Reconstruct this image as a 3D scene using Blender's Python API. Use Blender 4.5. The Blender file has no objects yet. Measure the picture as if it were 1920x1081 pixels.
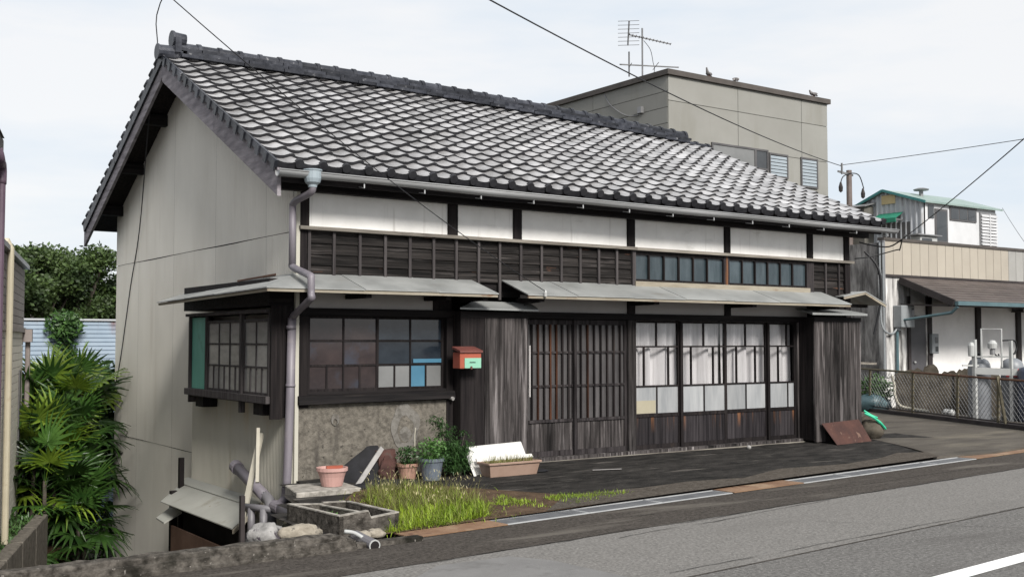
import bpy, math, random
from mathutils import Vector, Matrix, noise as mnoise
random.seed(7)
S = bpy.context.scene
COL = S.collection
R = math.radians
PI = math.pi

# ------------------------------------------------------------------ camera, sky, sun, exposure
cam_d = bpy.data.cameras.new('camera'); cam = bpy.data.objects.new('camera', cam_d); COL.objects.link(cam)
cam_d.sensor_width = 36.0; cam_d.lens = 36.0 * 2064.0 / 1920.0
cam_d.clip_start = 0.1; cam_d.clip_end = 3000.0
cam.location = (-4.885, -11.0, 1.46)
cam.rotation_euler = (R(90 + 2.705), 0, R(-(90 - 55.0)))
S.camera = cam
SUN_EL, SUN_AZ = 37.0, 187.0          # azimuth clockwise from +y
W = bpy.data.worlds.new('World'); S.world = W; W.use_nodes = True
wn, wl = W.node_tree.nodes, W.node_tree.links
wn.clear()
out = wn.new('ShaderNodeOutputWorld'); mixs = wn.new('ShaderNodeMixShader')
bg1 = wn.new('ShaderNodeBackground'); bg2 = wn.new('ShaderNodeBackground')
sky = wn.new('ShaderNodeTexSky'); sky.sky_type = 'NISHITA'; sky.sun_disc = False
sky.sun_elevation = R(SUN_EL); sky.sun_rotation = R(SUN_AZ)
bg1.inputs['Strength'].default_value = 0.06
wl.new(sky.outputs[0], bg1.inputs['Color'])
tcw = wn.new('ShaderNodeTexCoord'); mpw = wn.new('ShaderNodeMapping'); mpw.inputs['Scale'].default_value = (1.3, 1.3, 6.5)
mpw.inputs['Location'].default_value = (0.35, 0.1, 0.2)
nzw = wn.new('ShaderNodeTexNoise'); nzw.inputs['Scale'].default_value = 1.6; nzw.inputs['Detail'].default_value = 6; nzw.inputs['Roughness'].default_value = 0.55
crw = wn.new('ShaderNodeValToRGB')
crw.color_ramp.elements[0].position = 0.36; crw.color_ramp.elements[0].color = (0.78, 0.85, 0.925, 1)
crw.color_ramp.elements[1].position = 0.56; crw.color_ramp.elements[1].color = (0.94, 0.945, 0.955, 1)
bg2.inputs['Strength'].default_value = 0.44
wl.new(tcw.outputs['Generated'], mpw.inputs[0]); wl.new(mpw.outputs[0], nzw.inputs['Vector'])
wl.new(nzw.outputs['Fac'], crw.inputs[0]); wl.new(crw.outputs[0], bg2.inputs['Color'])
mixs.inputs[0].default_value = 0.93
wl.new(bg1.outputs[0], mixs.inputs[1]); wl.new(bg2.outputs[0], mixs.inputs[2]); wl.new(mixs.outputs[0], out.inputs[0])
sun_d = bpy.data.lights.new('sun', 'SUN'); sun_d.energy = 2.3; sun_d.angle = R(17); sun_d.color = (1.0, 0.96, 0.9)
sun = bpy.data.objects.new('sun', sun_d); COL.objects.link(sun)
az, el = R(SUN_AZ), R(SUN_EL)
sdir = Vector((math.sin(az) * math.cos(el), math.cos(az) * math.cos(el), math.sin(el)))
sun.rotation_euler = (-sdir).to_track_quat('-Z', 'Y').to_euler(); sun.location = sdir * 60
S.view_settings.view_transform = 'Standard'; S.view_settings.look = 'None'
S.view_settings.exposure = 1.2; S.view_settings.gamma = 1.0; S.view_settings.use_curve_mapping = False

# ------------------------------------------------------------------ materials
MATS = {}
def pmat(name, c, c2=None, scale=4.0, stretch=(1, 1, 1), rough=0.7, bump=0.0, bscale=None, metallic=0.0, spec=0.5,
         objvar=0.0, c3=None, s3=2.0, t3=0.55, w3=0.12, st3=(1, 1, 1), c4=None, s4=2.0, t4=0.6, w4=0.1, st4=(1, 1, 1),
         lo=0.35, hi=0.65, attr=None, attrvar=0.0, emit=None, coat=0.0, detail=6.0, rvar=0.0, zmask=None, trans=0.0, big=None):
    m = bpy.data.materials.new(name); m.use_nodes = True
    n, l = m.node_tree.nodes, m.node_tree.links
    b = n['Principled BSDF']
    b.inputs['Roughness'].default_value = rough; b.inputs['Metallic'].default_value = metallic
    b.inputs['Specular IOR Level'].default_value = spec
    if coat: b.inputs['Coat Weight'].default_value = coat; b.inputs['Coat Roughness'].default_value = 0.08
    tc = n.new('ShaderNodeTexCoord'); oi = n.new('ShaderNodeObjectInfo')
    off = n.new('ShaderNodeVectorMath'); off.operation = 'MULTIPLY_ADD'
    cmb = n.new('ShaderNodeCombineXYZ')
    for i in range(3): l.new(oi.outputs['Random'], cmb.inputs[i])
    l.new(cmb.outputs[0], off.inputs[0]); off.inputs[1].default_value = (7.3, 5.1, 3.7) if objvar else (0, 0, 0)
    l.new(tc.outputs['Object'], off.inputs[2])
    vec = off.outputs[0]
    def nz(sc, st, det=detail):
        mp = n.new('ShaderNodeMapping'); mp.inputs['Scale'].default_value = st
        l.new(vec, mp.inputs[0])
        t = n.new('ShaderNodeTexNoise'); t.inputs['Scale'].default_value = sc; t.inputs['Detail'].default_value = det
        t.inputs['Roughness'].default_value = 0.62
        l.new(mp.outputs[0], t.inputs['Vector']); return t.outputs['Fac']
    def rng(v, a, bb, x=0.0, y=1.0):
        r = n.new('ShaderNodeMapRange'); l.new(v, r.inputs[0])
        r.inputs[1].default_value = a; r.inputs[2].default_value = bb; r.inputs[3].default_value = x; r.inputs[4].default_value = y
        return r.outputs[0]
    def mix(f, a, bb):
        x = n.new('ShaderNodeMix'); x.data_type = 'RGBA'; l.new(f, x.inputs[0])
        for s, v in ((x.inputs[6], a), (x.inputs[7], bb)):
            if isinstance(v, tuple): s.default_value = (*v, 1)
            else: l.new(v, s)
        return x.outputs[2]
    col = None
    f1 = nz(scale, stretch)
    col = mix(rng(f1, lo, hi), c, c2 if c2 else c)
    if c3: col = mix(rng(nz(s3, st3), t3, t3 + w3), col, c3)
    if c4: col = mix(rng(nz(s4, st4), t4, t4 + w4), col, c4)
    if big:        # broad weather stains laid over many pieces: (colour, scale, stretch, threshold, width)
        geo = n.new('ShaderNodeNewGeometry'); mp = n.new('ShaderNodeMapping'); mp.inputs['Scale'].default_value = big[2]
        l.new(geo.outputs['Position'], mp.inputs[0]); t = n.new('ShaderNodeTexNoise'); t.inputs['Scale'].default_value = big[1]; t.inputs['Detail'].default_value = 7
        t.inputs['Roughness'].default_value = 0.65; l.new(mp.outputs[0], t.inputs['Vector'])
        col = mix(rng(t.outputs['Fac'], big[3], big[3] + big[4], 0.0, 0.6), col, big[0])
    if zmask:      # (axis, value fully on, value off, colour, noise scale, stretch): dirt or rust that hugs an edge, broken by noise
        ax, on, of, cz, zs, zst = zmask
        sp = n.new('ShaderNodeSeparateXYZ'); l.new(tc.outputs['Object'], sp.inputs[0])
        g = rng(sp.outputs[ax], of, on)
        mu = n.new('ShaderNodeMath'); mu.operation = 'MULTIPLY'; l.new(g, mu.inputs[0]); l.new(rng(nz(zs, zst), 0.54, 0.68), mu.inputs[1])
        col = mix(mu.outputs[0], col, cz)
    if objvar or attrvar:
        h = n.new('ShaderNodeHueSaturation'); l.new(col, h.inputs['Color'])
        if objvar:
            src = oi.outputs['Random']; a = objvar
        else:
            at = n.new('ShaderNodeAttribute'); at.attribute_name = 'tone'; src = at.outputs['Fac']; a = attrvar
        l.new(rng(src, 0, 1, 1 - a, 1 + a), h.inputs['Value']); col = h.outputs[0]
    l.new(col, b.inputs['Base Color'])
    if rvar:
        l.new(rng(f1, 0.3, 0.7, max(0.02, rough - rvar), min(1, rough + rvar)), b.inputs['Roughness'])
    if bump:
        bp = n.new('ShaderNodeBump'); bp.inputs['Strength'].default_value = bump; bp.inputs['Distance'].default_value = 0.02
        l.new(nz(bscale or scale * 2, stretch, 8), bp.inputs['Height']); l.new(bp.outputs[0], b.inputs['Normal'])
    if trans:
        tb = n.new('ShaderNodeBsdfTranslucent'); l.new(col, tb.inputs[0]); ms = n.new('ShaderNodeMixShader'); ms.inputs[0].default_value = trans
        o = n['Material Output']; l.new(b.outputs[0], ms.inputs[1]); l.new(tb.outputs[0], ms.inputs[2]); l.new(ms.outputs[0], o.inputs[0])
    MATS[name] = m
    return m
def gmat(name, tint=(0.9, 0.9, 0.9), rough=0.02):
    m = bpy.data.materials.new(name); m.use_nodes = True
    n, l = m.node_tree.nodes, m.node_tree.links
    n.remove(n['Principled BSDF'])
    t = n.new('ShaderNodeBsdfTransparent'); t.inputs[0].default_value = (*tint, 1)
    g = n.new('ShaderNodeBsdfGlossy'); g.inputs['Roughness'].default_value = rough
    lw = n.new('ShaderNodeLayerWeight'); pw = n.new('ShaderNodeMath'); pw.operation = 'POWER'; pw.inputs[1].default_value = 3.5; l.new(lw.outputs['Facing'], pw.inputs[0])
    f = n.new('ShaderNodeMapRange'); l.new(pw.outputs[0], f.inputs[0]); f.inputs[3].default_value = 0.04; f.inputs[4].default_value = 0.8
    x = n.new('ShaderNodeMixShader'); l.new(f.outputs[0], x.inputs[0]); l.new(t.outputs[0], x.inputs[1]); l.new(g.outputs[0], x.inputs[2])
    l.new(x.outputs[0], n['Material Output'].inputs[0]); MATS[name] = m; return m

V = (26, 26, 1.3); HX = (1.3, 26, 26)
M_dark = pmat('dark_timber', (0.005737, 0.00459, 0.005164), (0.01951, 0.01606, 0.01606), 1.0, V, 0.75, 0.25, objvar=0.25, c3=(0.04304, 0.03156, 0.02582), s3=1.1, st3=(9, 9, 0.9), t3=0.62, w3=0.2, spec=0.14)
M_darkh = pmat('dark_timber_horizontal', (0.006075, 0.0054, 0.006075), (0.0189, 0.0162, 0.0162), 1.0, HX, 0.75, 0.25, objvar=0.2, c3=(0.0405, 0.03375, 0.03038), s3=1.1, st3=(0.9, 9, 9), t3=0.62, w3=0.2, spec=0.14)
M_clap = pmat('charred_clapboard', (0.0055, 0.005, 0.0048), (0.040, 0.035, 0.033), 1.0, (1.0, 30, 34), 0.8, 0.5, objvar=0.45, lo=0.38, hi=0.72, c3=(0.13, 0.06, 0.036), s3=0.9, st3=(2.0, 12, 16), t3=0.64, w3=0.08, c4=(0.12, 0.108, 0.104), s4=1.0, st4=(1.2, 40, 50), t4=0.58, w4=0.15, spec=0.14)
M_batten = pmat('weathered_batten', (0.03468, 0.03052, 0.03144), (0.07398, 0.06702, 0.06702), 1.0, V, 0.85, 0.3, objvar=0.2, spec=0.14)
M_plank = pmat('grey_weathered_plank', (0.012, 0.0105, 0.0105), (0.076, 0.068, 0.067), 1.0, (30, 30, 0.9), 0.85, 0.45, objvar=0.38, lo=0.38, hi=0.66, c3=(0.225, 0.205, 0.205), s3=1.0, st3=(18, 18, 0.8), t3=0.54, w3=0.2, c4=(0.008, 0.007, 0.007), s4=0.8, st4=(5, 5, 0.6), t4=0.53, w4=0.14, spec=0.14)
M_kick = pmat('door_kick_board', (0.00867, 0.007225, 0.00867), (0.04696, 0.0419, 0.04479), 1.0, (30, 30, 0.9), 0.8, 0.35, objvar=0.3, lo=0.36, hi=0.72, c3=(0.1084, 0.1011, 0.1047), s3=0.8, st3=(40, 40, 1.6), t3=0.64, w3=0.15, zmask=(2, 0.47, 0.22, (0.24, 0.105, 0.045), 1.0, (9, 9, 0.5)), spec=0.14)
M_ledge = pmat('weathered_ledge_wood', (0.11, 0.098, 0.085), (0.24, 0.22, 0.19), 1.0, HX, 0.85, 0.3, objvar=0.15, c3=(0.06, 0.05, 0.045), s3=1.0, st3=(2, 20, 20), t3=0.6, spec=0.25)
M_barge = pmat('weathered_barge_board', (0.15, 0.138, 0.152), (0.27, 0.25, 0.268), 1.0, (10, 2.2, 16), 0.85, 0.3, objvar=0.1, c3=(0.08, 0.07, 0.078), s3=1.2, st3=(6, 1.0, 8), t3=0.6, w3=0.15, spec=0.25)
M_plaster = pmat('white_plaster', (0.742, 0.7314, 0.7102), (0.848, 0.8374, 0.8162), 2.2, rough=0.9, bump=0.35, bscale=5, objvar=0.03, c3=(0.6148, 0.6042, 0.583), s3=1.3, st3=(1, 1, 3.2), t3=0.62, w3=0.12, c4=(0.56, 0.545, 0.52), s4=1.6, st4=(8, 8, 0.45), t4=0.58, w4=0.18)
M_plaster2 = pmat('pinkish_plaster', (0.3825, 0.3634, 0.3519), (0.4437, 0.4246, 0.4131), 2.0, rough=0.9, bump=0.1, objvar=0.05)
M_metalwall = pmat('painted_ribbed_sheet', (0.5618, 0.5369, 0.4845), (0.6348, 0.6099, 0.5545), 1.1, (1, 1, 0.4), 0.55, objvar=0.010, c3=(0.4742, 0.4378, 0.3794), s3=1.0, st3=(2.4, 2.4, 0.22), t3=0.58, w3=0.22, c4=(0.4378, 0.321, 0.2189), s4=2.0, st4=(3, 3, .25), t4=0.70, w4=0.08, spec=0.25)
M_metalwall2 = pmat('cream_ribbed_sheet', (0.4007, 0.3871, 0.3324), (0.4554, 0.4371, 0.3826), 1.4, (1, 1, 0.4), 0.55, c3=(0.3279, 0.2824, 0.2094), s3=1.4, st3=(3, 3, 0.4), t3=0.6, w3=0.15, zmask=(2, 0.7, 0.35, (0.40, 0.33, 0.23), 1.0, (6, 6, 0.7)), spec=0.25)
M_conc = pmat('aged_concrete_render', (0.08495, 0.07674, 0.06542), (0.1698, 0.1541, 0.1308), 16, rough=0.95, bump=0.8, bscale=34, c3=(0.05976, 0.05409, 0.0478), s3=2.6, st3=(2.6, 2.6, 0.5), t3=0.56, w3=0.18, c4=(0.02831, 0.02642, 0.0239), s4=18, t4=0.64, w4=0.06, spec=0.14)
M_conclight = pmat('pale_mortar_patch', (0.1178, 0.1085, 0.0961), (0.1798, 0.1705, 0.155), 7, rough=0.95, bump=0.5, bscale=30, c3=(0.0868, 0.07936, 0.06944), s3=9, t3=0.5)
M_concold = pmat('old_rough_concrete', (0.027, 0.024, 0.0204), (0.12, 0.108, 0.0948), 14, rough=0.95, bump=1.0, bscale=26, c3=(0.0132, 0.0126, 0.0096), s3=2.5, t3=0.53, w3=0.16, c4=(0.204, 0.189, 0.171), s4=34, t4=0.645, w4=0.05, spec=0.14)
M_rim = pmat('worn_concrete_rim', (0.16, 0.148, 0.13), (0.36, 0.335, 0.30), 12, rough=0.95, bump=0.5, bscale=30)
M_tin = pmat('galvanised_canopy_sheet', (0.2244, 0.2312, 0.2278), (0.2992, 0.306, 0.2992), 2.0, rough=0.5, metallic=0.15, objvar=0.10, rvar=0.12, c3=(0.1904, 0.1802, 0.1598), s3=1.3, st3=(1, 3, 1), t3=0.58, w3=0.15, c4=(0.136, 0.0816, 0.0476), s4=5, t4=0.72, w4=0.06)
M_fascia = pmat('stained_fascia_wood', (0.216, 0.188, 0.144), (0.288, 0.26, 0.208), 1.0, (3, 3, 20), 0.85, 0.2, c3=(0.16, 0.088, 0.052), s3=1.2, st3=(2, 2, 6), t3=0.58, w3=0.12)
M_tile = pmat('smoked_silver_tile', (0.3218, 0.3184, 0.3218), (0.4478, 0.4408, 0.4444), 5, rough=0.33, metallic=0.3, spec=0.6, objvar=0.26, rvar=0.08, c3=(0.2026, 0.1903, 0.1811), s3=7, t3=0.60, w3=0.15, big=((0.19, 0.18, 0.17), 1.7, (1.0, 0.45, 0.45), 0.50, 0.25))
M_tilebulk = pmat('smoked_silver_tile_bulk', (0.3218, 0.3184, 0.3218), (0.4478, 0.4408, 0.4444), 5, rough=0.33, metallic=0.3, spec=0.6, attrvar=0.26, rvar=0.08, c3=(0.2026, 0.1903, 0.1811), s3=7, t3=0.60, w3=0.15, big=((0.19, 0.18, 0.17), 1.7, (1.0, 0.45, 0.45), 0.50, 0.25))
M_tiledark = pmat('dark_ridge_tile', (0.0128, 0.0144, 0.02), (0.044, 0.0464, 0.056), 7, rough=0.4, metallic=0.1, objvar=0.45, bump=0.2, c3=(0.192, 0.192, 0.2), s3=7, t3=0.64, w3=0.06, spec=0.25)
M_eave = pmat('dark_eave_tile', (0.2772, 0.2739, 0.2772), (0.3828, 0.3762, 0.3795), 6, rough=0.35, metallic=0.3, objvar=0.15, rvar=0.08)
M_eaveface_shade = pmat('tile_edge_shade', (0.0132, 0.0132, 0.0162), (0.03, 0.03, 0.0336), 8, rough=0.6, objvar=0.2, spec=0.25)  # dark eave face; on the silver tiles' lips it paints shade into the colour
M_gutter = pmat('grey_plastic_gutter', (0.2448, 0.2484, 0.252), (0.3024, 0.306, 0.3096), 2, (0.6, 3, 3), 0.4)
M_hopper = pmat('pale_blue_hopper', (0.252, 0.301, 0.336), (0.294, 0.343, 0.371), 3, rough=0.5)
M_pipe = pmat('mauve_grey_pipe', (0.132, 0.12, 0.14), (0.176, 0.16, 0.18), 3, (2, 2, 0.5), 0.5, c3=(0.208, 0.188, 0.192), s3=4, t3=0.6)
M_pipedk = pmat('dark_grey_pipe', (0.105, 0.10, 0.11), (0.15, 0.145, 0.155), 3, rough=0.5)
M_teal = pmat('teal_painted_board', (0.0765, 0.2601, 0.2065), (0.09945, 0.306, 0.2448), 3, (3, 3, 0.7), 0.6, c3=(0.0612, 0.1836, 0.1454), s3=3, t3=0.62)
M_frame = pmat('window_frame_timber', (0.0108, 0.009, 0.0096), (0.045, 0.0396, 0.0408), 1.0, V, 0.8, 0.2, objvar=0.2, c3=(0.078, 0.072, 0.0732), s3=1.0, st3=(14, 14, 1.2), t3=0.62, w3=0.15, spec=0.14)
M_panebrown = pmat('brownish_glass', (0.022, 0.018, 0.020), (0.045, 0.034, 0.034), 2.2, (1, 1, 1.6), 0.07, spec=0.6, objvar=0.2, c3=(0.038, 0.040, 0.052), s3=2.5, t3=0.55)
M_paneblue = pmat('bluish_glass', (0.01364, 0.0186, 0.02604), (0.031, 0.03968, 0.05084), 2.2, (1, 1, 1.6), 0.07, spec=0.6, objvar=0.2)
M_panegrey = pmat('frosted_grey_glass', (0.1302, 0.1333, 0.1333), (0.1674, 0.1705, 0.1705), 2, rough=0.35, objvar=0.12)
M_panewhite = pmat('frosted_white_glass', (0.2294, 0.2387, 0.248), (0.3224, 0.3286, 0.3348), 2.5, (4, 4, 0.5), 0.3, objvar=0.14)
M_panecyan = pmat('blue_backed_glass', (0.04666, 0.14, 0.2177), (0.06739, 0.1763, 0.2592), 2, rough=0.3)
M_panecream = pmat('cream_paper_pane', (0.308, 0.28, 0.203), (0.35, 0.3185, 0.238), 3, rough=0.5)
M_panetran = pmat('transom_glass', (0.0255, 0.0374, 0.0442), (0.0527, 0.0697, 0.0799), 3.5, (2, 2, 0.5), 0.12, objvar=0.22)
M_panebay = pmat('ribbed_bay_glass', (0.1736, 0.1717, 0.1686), (0.248, 0.2449, 0.2418), 3, (1, 1, 3), 0.10, spec=1.0, objvar=0.2)
M_panelatt = pmat('lattice_door_glass', (0.05, 0.047, 0.048), (0.085, 0.08, 0.081), 2, (3, 3, 0.8), 0.3, objvar=0.2)
M_lattred = pmat('reddish_lattice_bar', (0.016, 0.007, 0.005), (0.075, 0.030, 0.015), 1.0, V, 0.7, 0.1, objvar=0.35, spec=0.14)
M_glass = gmat('clear_door_glass', (0.93, 0.93, 0.935), 0.03)
M_curtain = pmat('white_curtain', (0.52, 0.505, 0.505), (0.72, 0.705, 0.705), 2, (12, 12, 0.35), 0.9, c3=(0.42, 0.405, 0.40), s3=2, st3=(11, 11, .3), t3=0.56, w3=0.2)  # darker vertical streaks put fold shade into the cloth colour
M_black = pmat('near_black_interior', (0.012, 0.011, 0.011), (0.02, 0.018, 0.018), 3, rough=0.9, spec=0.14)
M_asph = pmat('road_asphalt', (0.08821, 0.08414, 0.07888), (0.2233, 0.2139, 0.2025), 42.0, rough=0.9, bump=0.5, bscale=60, lo=.3, hi=.7, c3=(0.109, 0.1039, 0.09761), s3=0.7, st3=(0.5, 2.5, 1), t3=0.54, w3=0.3, c4=(0.4153, 0.3997, 0.3738), s4=55, t4=0.66, w4=0.04, spec=0.25)
M_asph2 = pmat('old_kerbside_asphalt', (0.02678, 0.02295, 0.01989), (0.0918, 0.08109, 0.07191), 36.0, rough=0.95, bump=0.8, bscale=60, lo=.3, hi=.7, c3=(0.1148, 0.1033, 0.09027), s3=1.2, st3=(0.45, 3, 1), t3=0.56, w3=0.12, c4=(0.2295, 0.2142, 0.1913), s4=45, t4=0.67, w4=0.04, spec=0.14)
M_asph3 = pmat('coarse_lane_asphalt', (0.05744, 0.05457, 0.05169), (0.1866, 0.18, 0.1723), 34.0, rough=0.9, bump=0.6, bscale=50, lo=.3, hi=.7, c3=(0.0814, 0.07659, 0.07275), s3=0.8, st3=(0.5, 2.5, 1), t3=0.57, w3=0.2, c4=(0.4212, 0.4116, 0.3925), s4=42, t4=0.64, w4=0.04, spec=0.25)
M_patch = pmat('pale_road_patch', (0.136, 0.1326, 0.1306), (0.1666, 0.1632, 0.1598), 3.0, rough=0.9, bump=0.4, bscale=80, c3=(0.1122, 0.1088, 0.1054), s3=4, t3=0.55, w3=0.15)
M_fore = pmat('dark_forecourt', (0.01, 0.0095, 0.009), (0.0375, 0.03438, 0.03188), 5, (0.7, 1.6, 1), rough=0.9, bump=0.8, bscale=34, spec=0.14, c3=(0.1375, 0.125, 0.1125), s3=2.2, st3=(0.45, 3.4, 1), t3=0.60, w3=0.14, c4=(0.175, 0.16, 0.1375), s4=34, t4=0.66, w4=0.05)
M_drive = pmat('driveway_concrete', (0.07038, 0.06242, 0.05386), (0.101, 0.09054, 0.07772), 2.0, (0.6, 1.6, 1), 0.92, 0.5, 45, c3=(0.1408, 0.1255, 0.101), s3=0.5, st3=(0.5, 1.6, 1), t3=0.55, w3=0.14, c4=(0.04284, 0.03917, 0.0355), s4=0.9, st4=(0.4, 1.6, 1), t4=0.55, w4=0.15, spec=0.14)
M_soil = pmat('brown_soil', (0.0525, 0.035, 0.0231), (0.105, 0.07, 0.0455), 8, rough=1.0, bump=1.0, bscale=30, c3=(0.154, 0.133, 0.105), s3=40, t3=0.62, w3=0.05, spec=0.14)
M_gravel = pmat('gritty_soil', (0.0525, 0.04462, 0.03675), (0.09975, 0.08663, 0.0735), 20, rough=1.0, bump=1.0, bscale=50, c3=(0.1575, 0.1417, 0.126), s3=45, t3=0.6, w3=0.06, spec=0.14)
M_ground = pmat('dark_damp_earth', (0.0245, 0.0224, 0.0168), (0.0525, 0.0455, 0.0336), 3, rough=1.0, bump=0.8, bscale=14, c3=(0.035, 0.042, 0.0175), s3=0.7, t3=0.55, spec=0.14)
M_white = pmat('white_road_paint', (0.684, 0.684, 0.6745), (0.779, 0.779, 0.7695), 8, rough=0.8, c3=(0.33, 0.32, 0.305), s3=32, t3=0.60, w3=0.06)
M_steel = pmat('galvanised_steel', (0.375, 0.3825, 0.39), (0.465, 0.4725, 0.48), 6, rough=0.5, metallic=0.2)
M_bars = pmat('dull_grating_bar', (0.12, 0.125, 0.135), (0.18, 0.185, 0.195), 6, rough=0.55, metallic=0.4)
M_rust = pmat('rusty_plate', (0.1403, 0.07331, 0.03952), (0.2295, 0.1435, 0.08611), 3, rough=0.9, bump=0.3, bscale=40, objvar=0.06, c3=(0.2805, 0.204, 0.1339), s3=2.4, t3=0.55, w3=0.12, c4=(0.09563, 0.04462, 0.0255), s4=6, t4=0.58)
M_rustdk = pmat('dark_red_rust', (0.0372, 0.01488, 0.01178), (0.0651, 0.02604, 0.0186), 4, rough=0.9, bump=0.3, bscale=40, c3=(0.1364, 0.0806, 0.0589), s3=9, t3=0.62, w3=0.05)
M_rustrail = pmat('rusty_rail', (0.091, 0.0385, 0.021), (0.154, 0.077, 0.0455), 6, rough=0.9, objvar=0.15)

# ------------------------------------------------------------------ builders
WM = {}
I4 = Matrix.Identity(4)
class MB:
    def __init__(s): s.v = []; s.f = []; s.mi = []; s.m = 0; s.tone = []; s.t = 0.5
    def add(s, vs, fs):
        o = len(s.v); s.v += [tuple(p) for p in vs]
        for f in fs: s.f.append([i + o for i in f]); s.mi.append(s.m); s.tone.append(s.t)
        return s
    def box(s, x0, x1, y0, y1, z0, z1):
        return s.hexa([(x0, y0, z0), (x1, y0, z0), (x1, y1, z0), (x0, y1, z0), (x0, y0, z1), (x1, y0, z1), (x1, y1, z1), (x0, y1, z1)])
    def hexa(s, p): return s.add(p, [(0, 3, 2, 1), (4, 5, 6, 7), (0, 1, 5, 4), (1, 2, 6, 5), (2, 3, 7, 6), (3, 0, 4, 7)])
    def slab(s, a, b, c, d, t):            # quad a b c d (top, counter-clockwise from above), thickness t downwards
        dn = [Vector(p) - Vector((0, 0, t)) for p in (a, b, c, d)]
        return s.hexa(dn + [Vector(p) for p in (a, b, c, d)])
    def beam(s, a, b, w, h, up=(0, 0, 1)):
        a, b = Vector(a), Vector(b); d = (b - a).normalized(); up = Vector(up)
        if abs(d.dot(up)) > 0.98: up = Vector((0, 1, 0))
        sx = d.cross(up).normalized(); sz = sx.cross(d)
        P = []
        for q in (a, b):
            for i, j in ((-1, -1), (1, -1), (1, 1), (-1, 1)): P.append(q + sx * (i * w / 2) + sz * (j * h / 2))
        return s.add(P, [(3, 2, 1, 0), (4, 5, 6, 7), (0, 1, 5, 4), (1, 2, 6, 5), (2, 3, 7, 6), (3, 0, 4, 7)])
    def tube(s, pts, r, n=8, caps=True):
        pts = [Vector(p) for p in pts]; k = len(pts); rs = r if isinstance(r, (list, tuple)) else [r] * k
        rings = []; prev = None
        for i, p in enumerate(pts):
            d = (pts[min(i + 1, k - 1)] - pts[max(i - 1, 0)]).normalized()
            if prev is None:
                u = d.cross(Vector((0, 0, 1)))
                if u.length < 1e-3: u = d.cross(Vector((0, 1, 0)))
            else: u = prev - d * prev.dot(d)
            u.normalize(); w = d.cross(u); prev = u
            rings.append([p + (u * math.cos(2 * PI * j / n) + w * math.sin(2 * PI * j / n)) * rs[i] for j in range(n)])
        fs = []
        for i in range(k - 1):
            for j in range(n): fs.append((i * n + j, i * n + (j + 1) % n, (i + 1) * n + (j + 1) % n, (i + 1) * n + j))
        if caps: fs += [tuple(range(n - 1, -1, -1)), tuple((k - 1) * n + j for j in range(n))]
        return s.add([q for rg in rings for q in rg], fs)
    def lathe(s, prof, n=20, c=(0, 0, 0), sx=1.0, sy=1.0):
        vs = []; fs = []
        for r, z in prof:
            for j in range(n): vs.append((c[0] + sx * r * math.cos(2 * PI * j / n), c[1] + sy * r * math.sin(2 * PI * j / n), c[2] + z))
        for i in range(len(prof) - 1):
            for j in range(n): fs.append((i * n + j, i * n + (j + 1) % n, (i + 1) * n + (j + 1) % n, (i + 1) * n + j))
        return s.add(vs, fs)
    def blob(s, c, r, seed, nu=12, nv=8, amp=0.18, fr=1.6):
        vs = []; fs = []
        for i in range(nv + 1):
            th = PI * i / nv
            for j in range(nu):
                ph = 2 * PI * j / nu
                d = Vector((math.sin(th) * math.cos(ph), math.sin(th) * math.sin(ph), math.cos(th)))
                k = 1 + amp * mnoise.noise(d * fr + Vector((seed * 3.1, seed, 0))) + amp * .4 * mnoise.noise(d * fr * 2.9 + Vector((seed, 1, seed * 2.3)))
                vs.append((c[0] + d.x * r[0] * k, c[1] + d.y * r[1] * k, c[2] + d.z * r[2] * k))
        for i in range(nv):
            for j in range(nu): fs.append((i * nu + j, (i + 1) * nu + j, (i + 1) * nu + (j + 1) % nu, i * nu + (j + 1) % nu))
        return s.add(vs, fs)
    def mesh(s, name, mats, smooth=False):
        me = bpy.data.meshes.new(name); me.from_pydata(s.v, [], s.f)
        for m in (mats if isinstance(mats, (list, tuple)) else [mats]): me.materials.append(m)
        me.polygons.foreach_set('material_index', s.mi)
        if smooth: me.polygons.foreach_set('use_smooth', [True] * len(s.f))
        if any(t != 0.5 for t in s.tone):
            at = me.attributes.new('tone', 'FLOAT', 'FACE'); at.data.foreach_set('value', s.tone)
        me.update(); return me
    def build(s, name, mats, parent=None, smooth=False, bevel=0.0, **kw):
        return inst(s.mesh(name, mats, smooth), name, parent, I4, bevel, **kw)
def inst(me, name, parent=None, M=I4, bevel=0.0, label=None, cat=None, group=None, kind=None):
    o = bpy.data.objects.new(name, me); COL.objects.link(o)
    if parent is not None:
        o.parent = parent; o.matrix_parent_inverse = WM[parent].inverted()
    o.matrix_basis = M; WM[o] = M.copy()
    if bevel:
        b = o.modifiers.new('bevel', 'BEVEL'); b.width = bevel; b.segments = 1; b.limit_method = 'ANGLE'
    if label: o['label'] = label
    if cat: o['category'] = cat
    if group: o['group'] = group
    if kind: o['kind'] = kind
    return o
def thing(name, label, cat, loc=(0, 0, 0), group=None):
    return inst(None, name, None, Matrix.Translation(loc), 0, label, cat, group)
def copy_thing(o, M, label=None):
    r = o.copy(); COL.objects.link(r); r.matrix_basis = M; WM[r] = M.copy()
    if label: r['label'] = label
    for ch in list(o.children):
        c = ch.copy(); COL.objects.link(c); c.parent = r; WM[c] = M @ WM[o].inverted() @ WM[ch]
        for g in ch.children:
            d = g.copy(); COL.objects.link(d); d.parent = c
    return r
def bx(name, mat, parent, *b, **kw): return MB().box(*b).build(name, mat, parent, **kw)
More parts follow.
